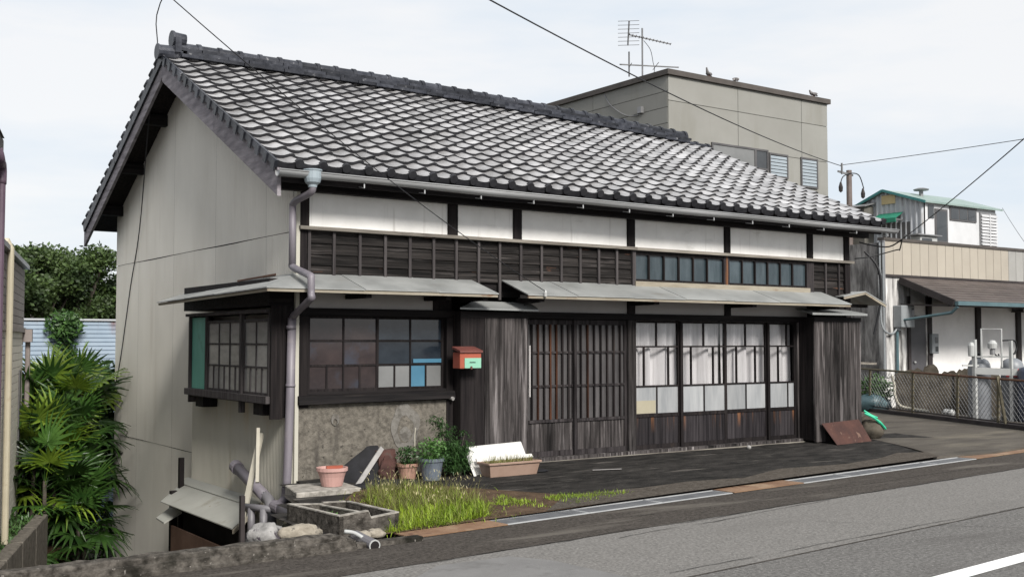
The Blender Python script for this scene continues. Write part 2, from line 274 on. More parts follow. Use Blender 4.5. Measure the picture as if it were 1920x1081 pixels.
def smoothpath(pts, n=6):
    pts = [Vector(p) for p in pts]; o = []
    for i in range(len(pts) - 1):
        p0, p1, p2, p3 = pts[max(i - 1, 0)], pts[i], pts[i + 1], pts[min(i + 2, len(pts) - 1)]
        for k in range(n):
            t = k / n
            o.append(0.5 * ((2 * p1) + (p2 - p0) * t + (2 * p0 - 5 * p1 + 4 * p2 - p3) * t * t + (3 * p1 - p0 - 3 * p2 + p3) * t ** 3))
    o.append(pts[-1]); return o
def sagline(a, b, sag, n=24):
    a, b = Vector(a), Vector(b)
    return [a.lerp(b, i / n) - Vector((0, 0, sag * 4 * (i / n) * (1 - i / n))) for i in range(n + 1)]
def frame_box(mb, x0, x1, z0, z1, y0, y1, w):
    mb.box(x0, x0 + w, y0, y1, z0, z1); mb.box(x1 - w, x1, y0, y1, z0, z1)
    mb.box(x0 + w, x1 - w, y0, y1, z0, z0 + w); mb.box(x0 + w, x1 - w, y0, y1, z1 - w, z1)
def zg(y): return -0.027 + 0.032 * y          # forecourt height

# ------------------------------------------------------------------ ground, road, forecourt
ST = 'structure'
RE = Vector((0.99613, 0.0879, 0)); RN = Vector((-0.0879, 0.99613, 0)); RO = Vector((0.55, -3.16, 0))
def rp(a, b, z): return tuple(RO + RE * a + RN * b + Vector((0, 0, z)))
mb = MB(); mb.add([(-700, -700, -2.0), (900, -700, -2.0), (900, 900, -2.0), (-700, 900, -2.0)], [(0, 1, 2, 3)])
mb.build('ground', M_ground, kind=ST)
# embankment under the road, forecourt and right lot (down to the lower ground)
mb = MB()
P = [rp(-60, -40, -0.2), rp(120, -40, -0.2), rp(120, 60, -0.2), (9.6, 60, -0.2), (9.6, 0.2, -0.2), (0.02, 0.2, -0.2), (-0.45, -0.9, -0.2), (-1.0, -1.9, -0.2), (-1.05, -3.3, -0.2), rp(-60, -0.25, -0.2)]
Q = [(p[0], p[1], -2.1) for p in P]
n = len(P)
mb.add(P + Q, [tuple(range(n))] + [(i, i + n, (i + 1) % n + n, (i + 1) % n) for i in range(n)])
mb.build('terrain', M_ground, kind=ST)
def sheet(name, pts, mat, sub=1):
    return MB().add(pts, [tuple(range(len(pts)))]).build(name, mat, kind=ST)
ZR = -0.12
sheet('kerbside_strip', [rp(-70, -0.86, ZR), rp(120, -0.86, ZR), rp(120, -0.005, ZR), rp(-70, -0.005, ZR)], M_asph2)
sheet('road', [rp(-70, -30, ZR - 0.004), rp(120, -30, ZR - 0.004), rp(120, -0.855, ZR - 0.004), rp(-70, -0.855, ZR - 0.004)], M_asph)
sheet('far_lane', [rp(-70, -30, ZR), rp(120, -30, ZR), rp(120, -2.40, ZR), rp(-70, -2.40, ZR)], M_asph3)
sheet('road_seam', [rp(-70, -2.395, ZR + 0.001), rp(120, -2.395, ZR + 0.001), rp(120, -2.375, ZR + 0.001), rp(-70, -2.375, ZR + 0.001)], M_asph2)
sheet('road_patch', [(-0.83, -4.29, ZR + 0.002), (-1.6, -4.9, ZR + 0.002), (-1.2, -6.6, ZR + 0.002), (0.0, -6.2, ZR + 0.002), (0.02, -5.3, ZR + 0.002), (-0.05, -4.6, ZR + 0.002), (-0.22, -4.30, ZR + 0.002)], M_patch)
sheet('white_line', [rp(-60, -3.595, ZR + 0.004), rp(120, -3.595, ZR + 0.004), rp(120, -3.44, ZR + 0.004), rp(-60, -3.44, ZR + 0.004)], M_white)
def crack(a0, b0, a1, b1, w, seed, n=60):
    vs = []; 
    for i in range(n + 1):
        t = i / n; a = a0 + (a1 - a0) * t; b = b0 + (b1 - b0) * t + .07 * mnoise.noise(Vector((a * .9, seed, 0))) + .02 * mnoise.noise(Vector((a * 5, seed, 3)))
        ww = w * max(0.1, .6 + .8 * mnoise.noise(Vector((a * 2.2, seed, 7))))
        vs += [rp(a, b - ww, ZR + .0015), rp(a, b + ww, ZR + .0015)]
    MB().add(vs, [(2 * i, 2 * i + 2, 2 * i + 3, 2 * i + 1) for i in range(n)]).build('road_crack', M_fore, kind=ST)
crack(-1.5, -.87, 9, -.875, .010, 1); crack(0.3, -1.05, 3.4, -.92, .006, 4); crack(-.4, -2.2, 5.5, -2.41, .006, 9); crack(1.2, -.42, 7.5, -.50, .007, 14); crack(2.2, -1.6, 3.3, -3.0, .005, 21, 24)
# forecourt: gently uneven sheet between the drain and the house
def forecourt():
    mb = MB(); nx, ny = 46, 14; vs = []; fs = []
    for i in range(nx + 1):
        for j in range(ny + 1):
            t = j / ny
            x = -1.0 + i * (10.4 + 1.0) / nx
            a = RO + RE * ((x - RO.x) / RE.x) + RN * 0.285
            y = a.y + (0.06 - a.y) * t
            z = zg(y) + (0.012 * mnoise.noise(Vector((x * 1.7, y * 1.7, 3))) if 0 < j < ny else 0)
            if j == 0: z = ZR + 0.0
            vs.append((x, y, z))
    for i in range(nx):
        for j in range(ny):
            cx = vs[i * (ny + 1) + j]
            if cx[0] < -0.2 and cx[1] > -2.9 + 1.0 + 2.2 * (cx[0] + 1.0): continue
            fs.append((i * (ny + 1) + j, (i + 1) * (ny + 1) + j, (i + 1) * (ny + 1) + j + 1, i * (ny + 1) + j + 1))
    mb.add(vs, fs); return mb.build('forecourt', M_fore, kind=ST, smooth=True)
forecourt()
mb = MB()
dp = [(9.25, -0.3), (9.05, -0.8), (8.75, -1.4), (8.5, -1.8), (8.15, -2.15), (9.5, -2.22), (12.0, -1.9), (40, 0.6), (40, 40), (9.3, 40)]
mb.add([(x, y, zg(min(y, -.3)) + (0.012 if y < -0.9 else 0.008)) for x, y in dp] + [(x, y, -0.2) for x, y in dp],
       [tuple(range(len(dp)))] + [(i, i + len(dp), (i + 1) % len(dp) + len(dp), (i + 1) % len(dp)) for i in range(len(dp))])
mb.build('driveway', M_drive, kind=ST)
sheet('side_lot', [(9.5, -2.2, -0.13), rp(120, 0.29, -0.125), (100, 60, -0.125), (9.5, 60, -0.13)], M_drive)
# soil under the weeds
mb = MB(); vs = []; 
soil = [(-0.62, -3.05), (0.2, -2.95), (1.35, -2.86), (2.55, -2.72), (2.75, -2.45), (1.9, -2.2), (1.45, -1.6), (1.0, -1.0), (0.2, -1.0), (-0.25, -1.6), (-0.2, -2.6)]
mb.add([(x, y, zg(y) + 0.022) for x, y in soil], [tuple(range(len(soil)))]); mb.build('soil_patch', M_soil, kind=ST)
gs = [(1.2, -2.86), (3.5, -2.66), (5.6, -2.47), (7.2, -2.33), (8.2, -2.22), (8.45, -1.85), (8.0, -1.7), (7.3, -1.95), (6.4, -2.1), (5.3, -2.0), (4.4, -2.3), (3.6, -2.2), (2.9, -2.28), (1.9, -2.25)]
MB().add([(x, y, zg(y) + 0.026) for x, y in gs], [tuple(range(len(gs)))]).build('gravel_patch', M_gravel, kind=ST)

# ------------------------------------------------------------------ the old wooden house
H = thing('wooden_house', 'old dark timber shop house with silver tiled roof and sliding doors', 'house', (0, 0, 0))
SL = 0.5; PITCH = math.atan(SL); CP, SP = math.cos(PITCH), math.sin(PITCH)
YE, YR, ZE = -0.38, 3.5, 3.280
XL, XR = -0.40, 9.60
def sag(x): return 0.19 * max(0.0, (x - 2.2) / 6.6) ** 1.5
def zroof(x, y):
    yy = y if y <= YR else 2 * YR - y
    return ZE + SL * (yy - YE) - sag(x) * (yy - YE) / (YR - YE)
# roof deck (the part that carries tiles)
mb = MB(); N = 14
for side in (0, 1):
    for i in range(N):
        xa, xb = XL + 0.03 + (XR - XL - 0.06) * i / N, XL + 0.03 + (XR - XL - 0.06) * (i + 1) / N
        y0, y1 = (YE + 0.04, YR) if side == 0 else (YR, 2 * YR - YE - 0.04)
        a = [(xa, y0), (xb, y0), (xb, y1), (xa, y1)]
        mb.slab(*[(x, y, zroof(x, y) - 0.03) for x, y in a], 0.05)
roof = mb.build('roof', M_dark, H)
# tile meshes
TW = (XR - XL) / 37; TE = (YR - YE) / CP / 18; TL = TE * 1.28
PROF = [(0, .004), (.09, -.006), (.24, -.014), (.42, -.0165), (.58, -.012), (.70, .001), (.79, .011), (.87, .016), (.95, .014), (1.015, .007), (1.045, .0)]
def tile_verts(lip, lift=0.030):
    vs = []
    for (t, z) in PROF: vs.append((t * TW, 0, z + lift))
    for (t, z) in PROF: vs.append((t * TW, TL, z - 0.004))
    for (t, z) in PROF: vs.append((t * TW, 0.004, z + lift - lip))
    n = len(PROF); fs = []
    for i in range(n - 1):
        fs.append((i, i + 1, n + i + 1, n + i)); fs.append((2 * n + i, 2 * n + i + 1, i + 1, i))
    fs.append((0, n, 2 * n)); fs.append((n - 1, 2 * n - 1, 3 * n - 1)[::-1])
    return vs, fs
tv, tf = tile_verts(0.043, 0.041)
def smooth_top(me, mb_n=9):
    for i, p in enumerate(me.polygons): p.use_smooth = (len(p.vertices) == 4)
mbt = MB()
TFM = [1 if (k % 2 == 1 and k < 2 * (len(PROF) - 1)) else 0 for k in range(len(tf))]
mbt.add(tv, tf); mbt.mi = list(TFM); tile_me = mbt.mesh('roof_tile', [M_tile, M_eaveface_shade])
ev, ef = tile_verts(0.085, 0.041)
mbe = MB(); nP = len(PROF)
for k, f in enumerate(ef):
    pass
mbe.add(ev, []) 
for k, f in enumerate(ef):
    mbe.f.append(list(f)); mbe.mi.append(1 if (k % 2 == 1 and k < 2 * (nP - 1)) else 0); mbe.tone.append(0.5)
mbe.m = 1
cx, cz, rr = 0.885 * TW, 0.026, 0.050        # round boss at the roll
ring = [(cx + rr * math.cos(2 * PI * j / 12), -0.014, cz + rr * math.sin(2 * PI * j / 12)) for j in range(12)]
ring2 = [(p[0], 0.03, p[2]) for p in ring]
mbe.add(ring + ring2, [tuple(range(12))[::-1]] + [(j, (j + 1) % 12, 12 + (j + 1) % 12, 12 + j) for j in range(12)])
eave_me = mbe.mesh('eave_tile', [M_eave, M_eaveface_shade])
def tile_matrix(x, d, back=False):
    y = YE + d * CP
    z = zroof(x, y) - 0.004
    if not back: return Matrix.Translation((x, y, z)) @ Matrix.Rotation(PITCH, 4, 'X')
    return Matrix.Translation((x + TW, 2 * YR - y, z)) @ Matrix.Rotation(PI, 4, 'Z') @ Matrix.Rotation(PITCH, 4, 'X')
CAMV = Vector(cam.location)
cells = []
for r in range(1, 18):
    for c in range(37):
        M = tile_matrix(XL + c * TW, r * TE)
        jig = Matrix.Translation((random.uniform(-.004, .004), random.uniform(-.006, .006), random.uniform(-.003, .005))) @ Matrix.Rotation(random.uniform(-.022, .022), 4, 'Z') @ Matrix.Rotation(random.uniform(-.014, .014), 4, 'X') @ Matrix.Rotation(random.uniform(-.02, .02), 4, 'Y')
        cells.append(((M.translation - CAMV).length, M @ jig))
cells.sort(key=lambda t: t[0])
for d, M in cells[:300]: inst(tile_me, 'roof_tile', roof, M)
bulk = MB()
def bulk_tile(M):
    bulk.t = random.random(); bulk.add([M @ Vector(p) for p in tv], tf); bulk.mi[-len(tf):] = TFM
for d, M in cells[300:]: bulk_tile(M)
for r in range(0, 18):
    for c in range(37): bulk_tile(tile_matrix(XL + c * TW, r * TE, True))
bulk.build('roof_tile', [M_tilebulk, M_eaveface_shade], roof, kind='stuff')
for c in range(37):
    inst(eave_me, 'eave_tile', roof, tile_matrix(XL + c * TW, 0.0) @ Matrix.Rotation(random.uniform(-.008, .008), 4, 'Z'))
# verge tiles down both rakes of the left gable
vm = MB(); vm.box(-0.022, 0.004, 0.0, TL * 0.80, -0.035, 0.040); vm.box(-0.036, -0.0215, 0.0, 0.085, -0.075, 0.030)
verge_me = vm.mesh('verge_tile', M_tiledark)
vb = MB(); vb.box(-0.004, 0.024, 0.0, TL * 0.86, -0.085, 0.045); vb.tube([(0.0, -0.02, 0.075), (0.0, 0.11, 0.06)], 0.038, 8)
vergeb_me = vb.mesh('verge_tile', M_tiledark)
for r in range(18):
    inst(verge_me, 'verge_tile', roof, tile_matrix(XL, r * TE))
    M = tile_matrix(XL, r * TE, True); M = Matrix.Translation((-0.0, 0, 0)) @ M @ Matrix.Translation((TW, 0, 0))
    inst(vergeb_me, 'verge_tile', roof, M)
# ridge
nm = MB(); nm.box(0, 0.285, -0.125, 0.125, 0, 0.042); noshi_me = nm.mesh('ridge_tile', M_tiledark)
cm = MB()
for i in range(9):
    pass
arc = [(math.cos(PI * k / 8), math.sin(PI * k / 8)) for k in range(9)]
vs = [(x, -0.085 * a, 0.085 * b) for x in (0, 0.24) for a, b in arc] + [(x, -0.098 * a, 0.10 * b) for x in (0.238, 0.292) for a, b in arc]
fs = [(k, k + 1, 10 + k, 9 + k) for k in range(8)] + [(18 + k, 19 + k, 28 + k, 27 + k) for k in range(8)] + [tuple(range(18, 27)), tuple(range(35, 26, -1)), tuple(range(0, 9))]
cm.add(vs, fs); cap_me = cm.mesh('ridge_cap_tile', M_tiledark)
x = -0.18
while x < 8.85:
    zr = zroof(x, YR) + 0.0
    for k, (sc, dx) in enumerate(((1.15, 0), (1.0, 0.14), (0.86, 0.0))):
        inst(noshi_me, 'ridge_tile', roof, Matrix.Translation((x + dx * 0.5 + random.uniform(-.006, .006), YR, zr + 0.004 + 0.046 * k)) @ Matrix.Diagonal((1, sc, 1, 1)))
    inst(cap_me, 'ridge_cap_tile', roof, Matrix.Translation((x, YR, zr + 0.135)) @ Matrix.Rotation(random.uniform(-.01, .01), 4, 'Y'))
    x += 0.29
while x < 9.58:
    inst(cap_me, 'ridge_cap_tile', roof, Matrix.Translation((x, YR, zroof(x, YR) - 0.0)) @ Matrix.Diagonal((1, 1, 0.9, 1))); x += 0.29
zr = zroof(-.2, YR)
mb = MB(); mb.tube([(-0.46, YR, zr + 0.06), (-0.15, YR, zr + 0.075)], 0.095, 14); mb.tube([(-0.475, YR, zr + 0.06), (-0.455, YR, zr + 0.06)], 0.108, 14)
mb.build('verge_ridge_tile', M_tiledark, roof)
mb = MB(); mb.tube([(-0.27, YR, zr + 0.255), (-0.10, YR, zr + 0.245)], [0.10, 0.098], 14); mb.tube([(-0.285, YR, zr + 0.255), (-0.255, YR, zr + 0.255)], 0.115, 14)
mb.box(-0.265, -0.185, YR - 0.13, YR + 0.13, zr + 0.06, zr + 0.26); mb.box(-0.285, -0.262, YR - 0.09, YR - 0.02, zr + 0.08, zr + 0.15); mb.box(-0.285, -0.262, YR + 0.02, YR + 0.09, zr + 0.08, zr + 0.15)
mb.build('ridge_end_tile', M_tiledark, roof)
# barge boards, purlins, eave beam
def barge(y0, y1, name='barge_board', x=-0.375, h=0.29, drop=0.045, ext=0.0):
    za, zb = zroof(x, y0) - drop, zroof(x, y1) - drop
    MB().hexa([(x - 0.02, y0, za - h), (x + 0.02, y0, za - h), (x + 0.02, y1, zb - h), (x - 0.02, y1, zb - h),
               (x - 0.02, y0, za), (x + 0.02, y0, za), (x + 0.02, y1, zb), (x - 0.02, y1, zb)]).build(name, M_barge, H)
barge(YE + 0.01, 1.55); barge(1.553, YR)
barge(YR + 0.001, 2 * YR - YE + 0.05, h=0.24)
for yy in (0.35, 1.4, 2.5, 3.5, 4.5, 5.6, 6.65):
    z = zroof(0, yy) - 0.085
    bx('purlin', M_darkh, H, XL + 0.05, 0.03, yy - 0.06, yy + 0.06, z - 0.15, z)
bx('eave_beam', M_darkh, H, -0.30, 9.55, -0.13, -0.02, 3.06, 3.21)
bx('eave_board', M_darkh, H, -0.36, 9.56, -0.36, -0.335, 3.10, 3.215)
for k in range(34):
    x = -0.2 + k * 0.29
    a, b = (x, -0.34, zroof(x, -0.34) - 0.115), (x, 0.25, zroof(x, 0.25) - 0.115)
    MB().beam(a, b, 0.05, 0.06).build('rafter', M_darkh, H)
# gable wall: ribbed sheets in three tiers
def ribsheet(y0, y1, zb, ztop, x, pitch=0.048, dep=0.004, prof=((0, 0), (.55, 0), (.68, 1), (.87, 1))):
    mb = MB(); cols = []; y = y0; k = 0
    while y < y1:
        for t, d in prof:
            yy = y + t * pitch
            if yy < y1: cols.append((yy, d))
        y += pitch
    cols.append((y1, 0)); vs = []
    for yy, d in cols: vs += [(x - d * dep, yy, zb), (x - d * dep, yy, ztop(yy))]
    mb.add(vs, [(2 * i, 2 * i + 1, 2 * i + 3, 2 * i + 2) for i in range(len(cols) - 1)])
    return mb
zu = lambda y: zroof(0, y) - 0.07
for ti, (zb, zt) in enumerate(((-2.0, lambda y: -0.004 + 0.003 * math.sin(y * 3)), (0.003, lambda y: 2.634 + 0.004 * math.sin(y * 2.2)), (2.643, zu))):
    y = 0.03; k = 0
    while y < 6.9:
        y1 = min(y + 0.812, 6.93)
        if ti == 2 and y < YR < y1: pass
        ribsheet(y, y1, zb, zt, -0.002 - 0.0035 * (k % 2) - 0.004 * ti).build('wall_sheet', M_metalwall, H)
        y = y1 + 0.003; k += 1
MB().hexa([(-.022, .55, 2.185), (-.008, .55, 2.185), (-.008, 1.7, 2.165), (-.022, 1.7, 2.165), (-.016, .55, 2.207), (-.008, .55, 2.207), (-.008, 1.7, 2.183), (-.016, 1.7, 2.183)]).build('rusty_flashing', M_rustrail, H)
bx('corner_trim', M_metalwall2, H, -0.03, 0.012, -0.035, 0.03, -0.3, 3.15)
mb = MB(); ys = [0.04, YR, 6.9]
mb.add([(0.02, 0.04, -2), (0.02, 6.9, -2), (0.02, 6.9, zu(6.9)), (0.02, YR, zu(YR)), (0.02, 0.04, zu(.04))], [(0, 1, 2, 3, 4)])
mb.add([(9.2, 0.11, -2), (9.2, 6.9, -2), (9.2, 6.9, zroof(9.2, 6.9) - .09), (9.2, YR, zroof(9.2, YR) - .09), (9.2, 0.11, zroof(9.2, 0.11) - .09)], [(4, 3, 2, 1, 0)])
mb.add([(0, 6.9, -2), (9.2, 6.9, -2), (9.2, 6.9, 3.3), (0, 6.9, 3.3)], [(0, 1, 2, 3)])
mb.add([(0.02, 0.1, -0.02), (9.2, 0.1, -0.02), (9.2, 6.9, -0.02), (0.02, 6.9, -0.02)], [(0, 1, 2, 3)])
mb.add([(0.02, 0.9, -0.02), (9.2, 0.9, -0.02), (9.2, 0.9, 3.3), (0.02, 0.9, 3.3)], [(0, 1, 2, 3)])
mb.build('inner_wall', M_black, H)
bx('side_cladding', M_metalwall2, H, 9.221, 9.26, 0.03, 6.9, -0.2, 3.12)

# upper storey: posts, plaster, rail, clapboards, transoms
posts = [(-0.01, .13), (1.90, 2.03), (2.84, 2.96), (4.68, 4.805), (6.49, 6.60), (8.25, 8.37), (9.11, 9.22)]
for i, (a, b) in enumerate(posts):
    bx('post', M_dark, H, a, b, -0.015, 0.10, 2.695, 3.14, bevel=0.004)
for i in range(6):
    bx('plaster_panel', M_plaster, H, posts[i][1] + 0.002, posts[i + 1][0] - 0.002, 0.015, 0.09, 2.697, 3.3)
bx('rail', M_ledge, H, 0.0, 4.79, -0.075, 0.095, 2.655, 2.692); bx('rail', M_ledge, H, 4.793, 9.27, -0.07, 0.095, 2.652, 2.690)
for seg, (a, b, zt) in enumerate(((0.10, 4.74, 2.653), (8.372, 9.215, 2.648))):
    zz = zt; hh = (zt - (2.17 if seg == 0 else 2.0)) / (4 if seg == 0 else 5)
    for k in range(4 if seg == 0 else 5):
        cuts = [a, a + (b - a) * (0.42 if k % 2 else 0.61), b] if seg == 0 else [a, b]
        for q in range(len(cuts) - 1):
            z1 = zz - k * hh; z0 = z1 - hh - 0.012
            MB().hexa([(cuts[q], -0.006, z0), (cuts[q + 1] - .003, -0.006, z0), (cuts[q + 1] - .003, 0.03, z0), (cuts[q], 0.03, z0),
                       (cuts[q], 0.012, z1), (cuts[q + 1] - .003, 0.012, z1), (cuts[q + 1] - .003, 0.03, z1), (cuts[q], 0.03, z1)]).build('clapboard', M_clap, H)
bx('post', M_dark, H, 0.0, 0.10, -0.02, 0.10, 1.81, 2.653)
for xx in (0.125, 0.42, 0.735, 1.055, 1.375, 1.69, 2.0, 2.315, 2.62, 2.935, 3.25, 3.56, 3.865, 4.17, 4.475):
    zb = 2.17
    if 2.25 < xx < 2.7: zb = 1.95
    bx('batten', M_batten, H, xx - 0.016, xx + 0.016, -0.032, -0.007, zb, 2.654)
for xx in (8.64, 8.95): bx('batten', M_batten, H, xx - 0.014, xx + 0.014, -0.03, -0.007, 1.97, 2.65)
bx('post', M_batten, H, 4.745, 4.80, -0.03, 0.09, 2.15, 2.651)
bx('post', M_kick, H, 6.45, 6.565, -0.02, 0.09, 2.24, 2.65)
bx('post', M_frame, H, 8.21, 8.37, -0.02, 0.09, 2.0, 2.65)
for xs_ in ((4.80, 5.055, 5.325, 5.60, 5.872, 6.142, 6.45), (6.565, 6.84, 7.105, 7.37, 7.64, 7.91, 8.21)):
    mb = MB(); x0, x1 = xs_[0], xs_[-1]
    mb.box(x0, x1, -0.01, 0.06, 2.245, 2.275); mb.box(x0, x1, -0.01, 0.06, 2.60, 2.65)
    for xx in xs_[1:-1]: mb.box(xx - 0.012, xx + 0.012, -0.01, 0.05, 2.275, 2.60)
    w = mb.build('transom_window', M_dark, H)
    for a, b in zip(xs_[:-1], xs_[1:]):
        bx('pane', M_panetran, w, a + (0 if a == x0 else .012), b - (0 if b == x1 else .012), 0.02, 0.03, 2.275, 2.60)
bx('flashing', M_fascia, H, 4.78, 8.25, -0.05, 0.06, 2.15, 2.243)

# ground storey structure
bx('lintel', M_darkh, H, 0.005, 9.20, -0.03, 0.09, 1.728, 1.812, bevel=0.004)
bx('wall_plate', M_darkh, H, 0.005, 9.20, 0.03, 0.09, 1.985, 2.17)
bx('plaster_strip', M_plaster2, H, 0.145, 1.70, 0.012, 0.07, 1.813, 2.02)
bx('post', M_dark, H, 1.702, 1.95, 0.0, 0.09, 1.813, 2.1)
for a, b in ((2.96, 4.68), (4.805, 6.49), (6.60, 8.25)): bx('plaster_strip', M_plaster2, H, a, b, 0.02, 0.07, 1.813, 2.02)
for a, b in ((4.68, 4.803), (6.492, 6.598), (8.252, 8.37)): bx('post', M_dark, H, a, b, -0.01, 0.08, 1.814, 2.15)
bx('post', M_dark, H, 0.0, 0.128, -0.03, 0.09, 0.74, 1.727, bevel=0.004)
bx('post', M_dark, H, 1.868, 1.955, -0.03, 0.09, 0.0, 1.727)
bx('post', M_plank, H, 4.665, 4.80, -0.03, 0.11, -0.03, 1.727, bevel=0.004)
bx('post', M_dark, H, 2.92, 3.05, -0.01, 0.11, -0.03, 1.727)
mb = MB(); mb.hexa([(0.0, -0.085, 0.775), (1.97, -0.085, 0.79), (1.97, 0.05, 0.79), (0.0, 0.05, 0.775), (0.0, -0.07, 0.86), (1.97, -0.07, 0.872), (1.97, 0.05, 0.90), (0.0, 0.05, 0.89)])
mb.build('window_sill', M_darkh, H)
mb = MB(); nx, nz = 24, 14; vs = []
for i in range(nx + 1):
    for j in range(nz + 1):
        xx, zz = 0.014 + 1.90 * i / nx, -0.4 + 1.17 * j / nz
        vs.append((xx, -0.012 + 0.012 * mnoise.noise(Vector((xx * 3, zz * 3, 1))), zz))
mb.add(vs, [(i * (nz + 1) + j, (i + 1) * (nz + 1) + j, (i + 1) * (nz + 1) + j + 1, i * (nz + 1) + j + 1) for i in range(nx) for j in range(nz)])
mb.box(0.014, 1.93, 0.03, 0.12, -0.4, 0.773); mb.box(1.905, 1.945, -0.02, 0.03, -0.2, 0.773)
conc = mb.build('concrete_base', M_conc, H, smooth=False)
mb = MB()
def patch(mb, cx, cz, rx, rz, y, th, seed, n=26):
    o = [(cx + rx * (1 + .18 * mnoise.noise(Vector((math.cos(2 * PI * k / n) * 1.5, math.sin(2 * PI * k / n) * 1.5, seed)))) * math.cos(2 * PI * k / n),
          cz + rz * (1 + .18 * mnoise.noise(Vector((math.cos(2 * PI * k / n) * 1.5, math.sin(2 * PI * k / n) * 1.5, seed)))) * math.sin(2 * PI * k / n)) for k in range(n)]
    i_ = [(cx + (p[0] - cx) * .56, cz + (p[1] - cz) * .60 - .03) for p in o]
    vs = [(p[0], y, p[1]) for p in o] + [(p[0], y - th, p[1]) for p in o] + [(p[0], y - th, p[1]) for p in i_] + [(p[0], y, p[1]) for p in i_]
    fs = []
    for a in range(3):
        for k in range(n): fs.append((a * n + k, a * n + (k + 1) % n, (a + 1) * n + (k + 1) % n, (a + 1) * n + k)[::-1])
    mb.add(vs, fs)
patch(mb, 1.33, 0.48, 0.185, 0.25, -0.010, 0.006, 2.0)
mb.build('mortar_patch', M_conclight, conc); mb = MB()
patch(mb, 0.45, 0.60, 0.05, 0.06, -0.012, 0.010, 5.0)
mb.build('mortar_patch', M_conclight, conc)
mb = MB(); mb.blob((1.34, -0.008, 0.40), (0.085, 0.008, 0.10), 3); mb.build('mortar_plug', M_conclight, conc, smooth=True)
# left front window, two sashes with unequal lower panes
def sash(x0, x1, y, zs, rows, mats, name='sliding_window', fr=0.03, bar=0.02, mat=None, z0=None):
    """zs: z levels of the horizontal bars from bottom to top; rows[k]: fractions of the vertical bars of row k."""
    mb = MB(); zlo, zhi = zs[0], zs[-1]
    mb.box(x0, x0 + fr, y, y + 0.03, zlo - fr, zhi + fr); mb.box(x1 - fr, x1, y, y + 0.03, zlo - fr, zhi + fr)
    mb.box(x0 + fr, x1 - fr, y, y + 0.03, zlo - fr, zlo); mb.box(x0 + fr, x1 - fr, y, y + 0.03, zhi, zhi + fr)
    for z in zs[1:-1]: mb.box(x0 + fr, x1 - fr, y + 0.002, y + 0.028, z - bar / 2, z + bar / 2)
    cells = []
    for k, fr_ in enumerate(rows):
        za, zb = zs[k] + (bar / 2 if k else 0), zs[k + 1] - (bar / 2 if k < len(rows) - 1 else 0)
        ed = [x0 + fr] + [x0 + fr + (x1 - x0 - 2 * fr) * q for q in fr_] + [x1 - fr]
        for q in range(1, len(ed) - 1): mb.box(ed[q] - bar / 2, ed[q] + bar / 2, y + 0.003, y + 0.027, za, zb)
        for q in range(len(ed) - 1):
            cells.append((k, q, ed[q] + (bar / 2 if q else 0), ed[q + 1] - (bar / 2 if q < len(ed) - 2 else 0), za, zb))
    w = mb.build(name, mat or M_dark, H)
    for k, q, a, b, za, zb in cells:
        bx('pane', mats(k, q), w, a, b, y + 0.012, y + 0.017, za, zb)
    return w
zs = [0.935, 1.188, 1.458, 1.70]
sash(0.13, 0.995, 0.012, zs, [(.25, .5, .75), (.5,), (.5,)], lambda k, q: M_panebrown, bar=0.022)
sash(0.985, 1.868, 0.046, zs, [(.25, .5, .75), (.5,), (.5,)], lambda k, q: (M_panegrey, M_panegrey, M_panecyan, M_panegrey)[q] if k == 0 else M_paneblue, bar=0.022)
bx('paper_strip', M_panecyan, H, 1.46, 1.835, 0.040, 0.045, 1.205, 1.25)
bx('window_rail', M_darkh, H, 0.128, 1.868, -0.02, 0.09, 0.876, 0.905)

# bay window on the gable side
bay = MB(); bay.box(-0.30, -0.27, 2.50, 2.56, 0.80, 1.76); bay.box(-0.31, -0.002, 2.52, 2.56, 0.70, 1.76); bay.box(-0.34, -0.002, 0.02, 2.60, 1.755, 1.79)
bay.box(-0.30, -0.26, 0.03, 0.07, 0.80, 1.755); bay.box(-0.315, -0.26, 0.79, 0.85, 0.66, 1.755); bay.box(-0.30, -0.27, 1.96, 2.0, 0.87, 1.755)
bay.box(-0.30, -0.02, 0.07, 2.52, 0.78, 0.80)
bayo = bay.build('bay_window', M_batten, H)
bx('bay_sill', M_batten, bayo, -0.345, -0.26, 0.0, 2.60, 0.795, 0.872)
bx('teal_panel', M_teal, bayo, -0.283, -0.265, 2.0, 2.50, 0.875, 1.74)
bx('side_board', M_dark, bayo, -0.30, -0.17, -0.025, 0.005, 0.63, 1.83); bx('side_board', M_dark, bayo, -0.167, -0.045, -0.022, 0.005, 0.645, 1.83)
bx('bay_head', M_darkh, H, -0.31, -0.001, 0.01, 2.75, 1.83, 2.12)
for yy in (0.35, 2.2): bx('bay_bracket', M_dark, bayo, -0.30, -0.12, yy - 0.16, yy + 0.1, 0.66, 0.78)
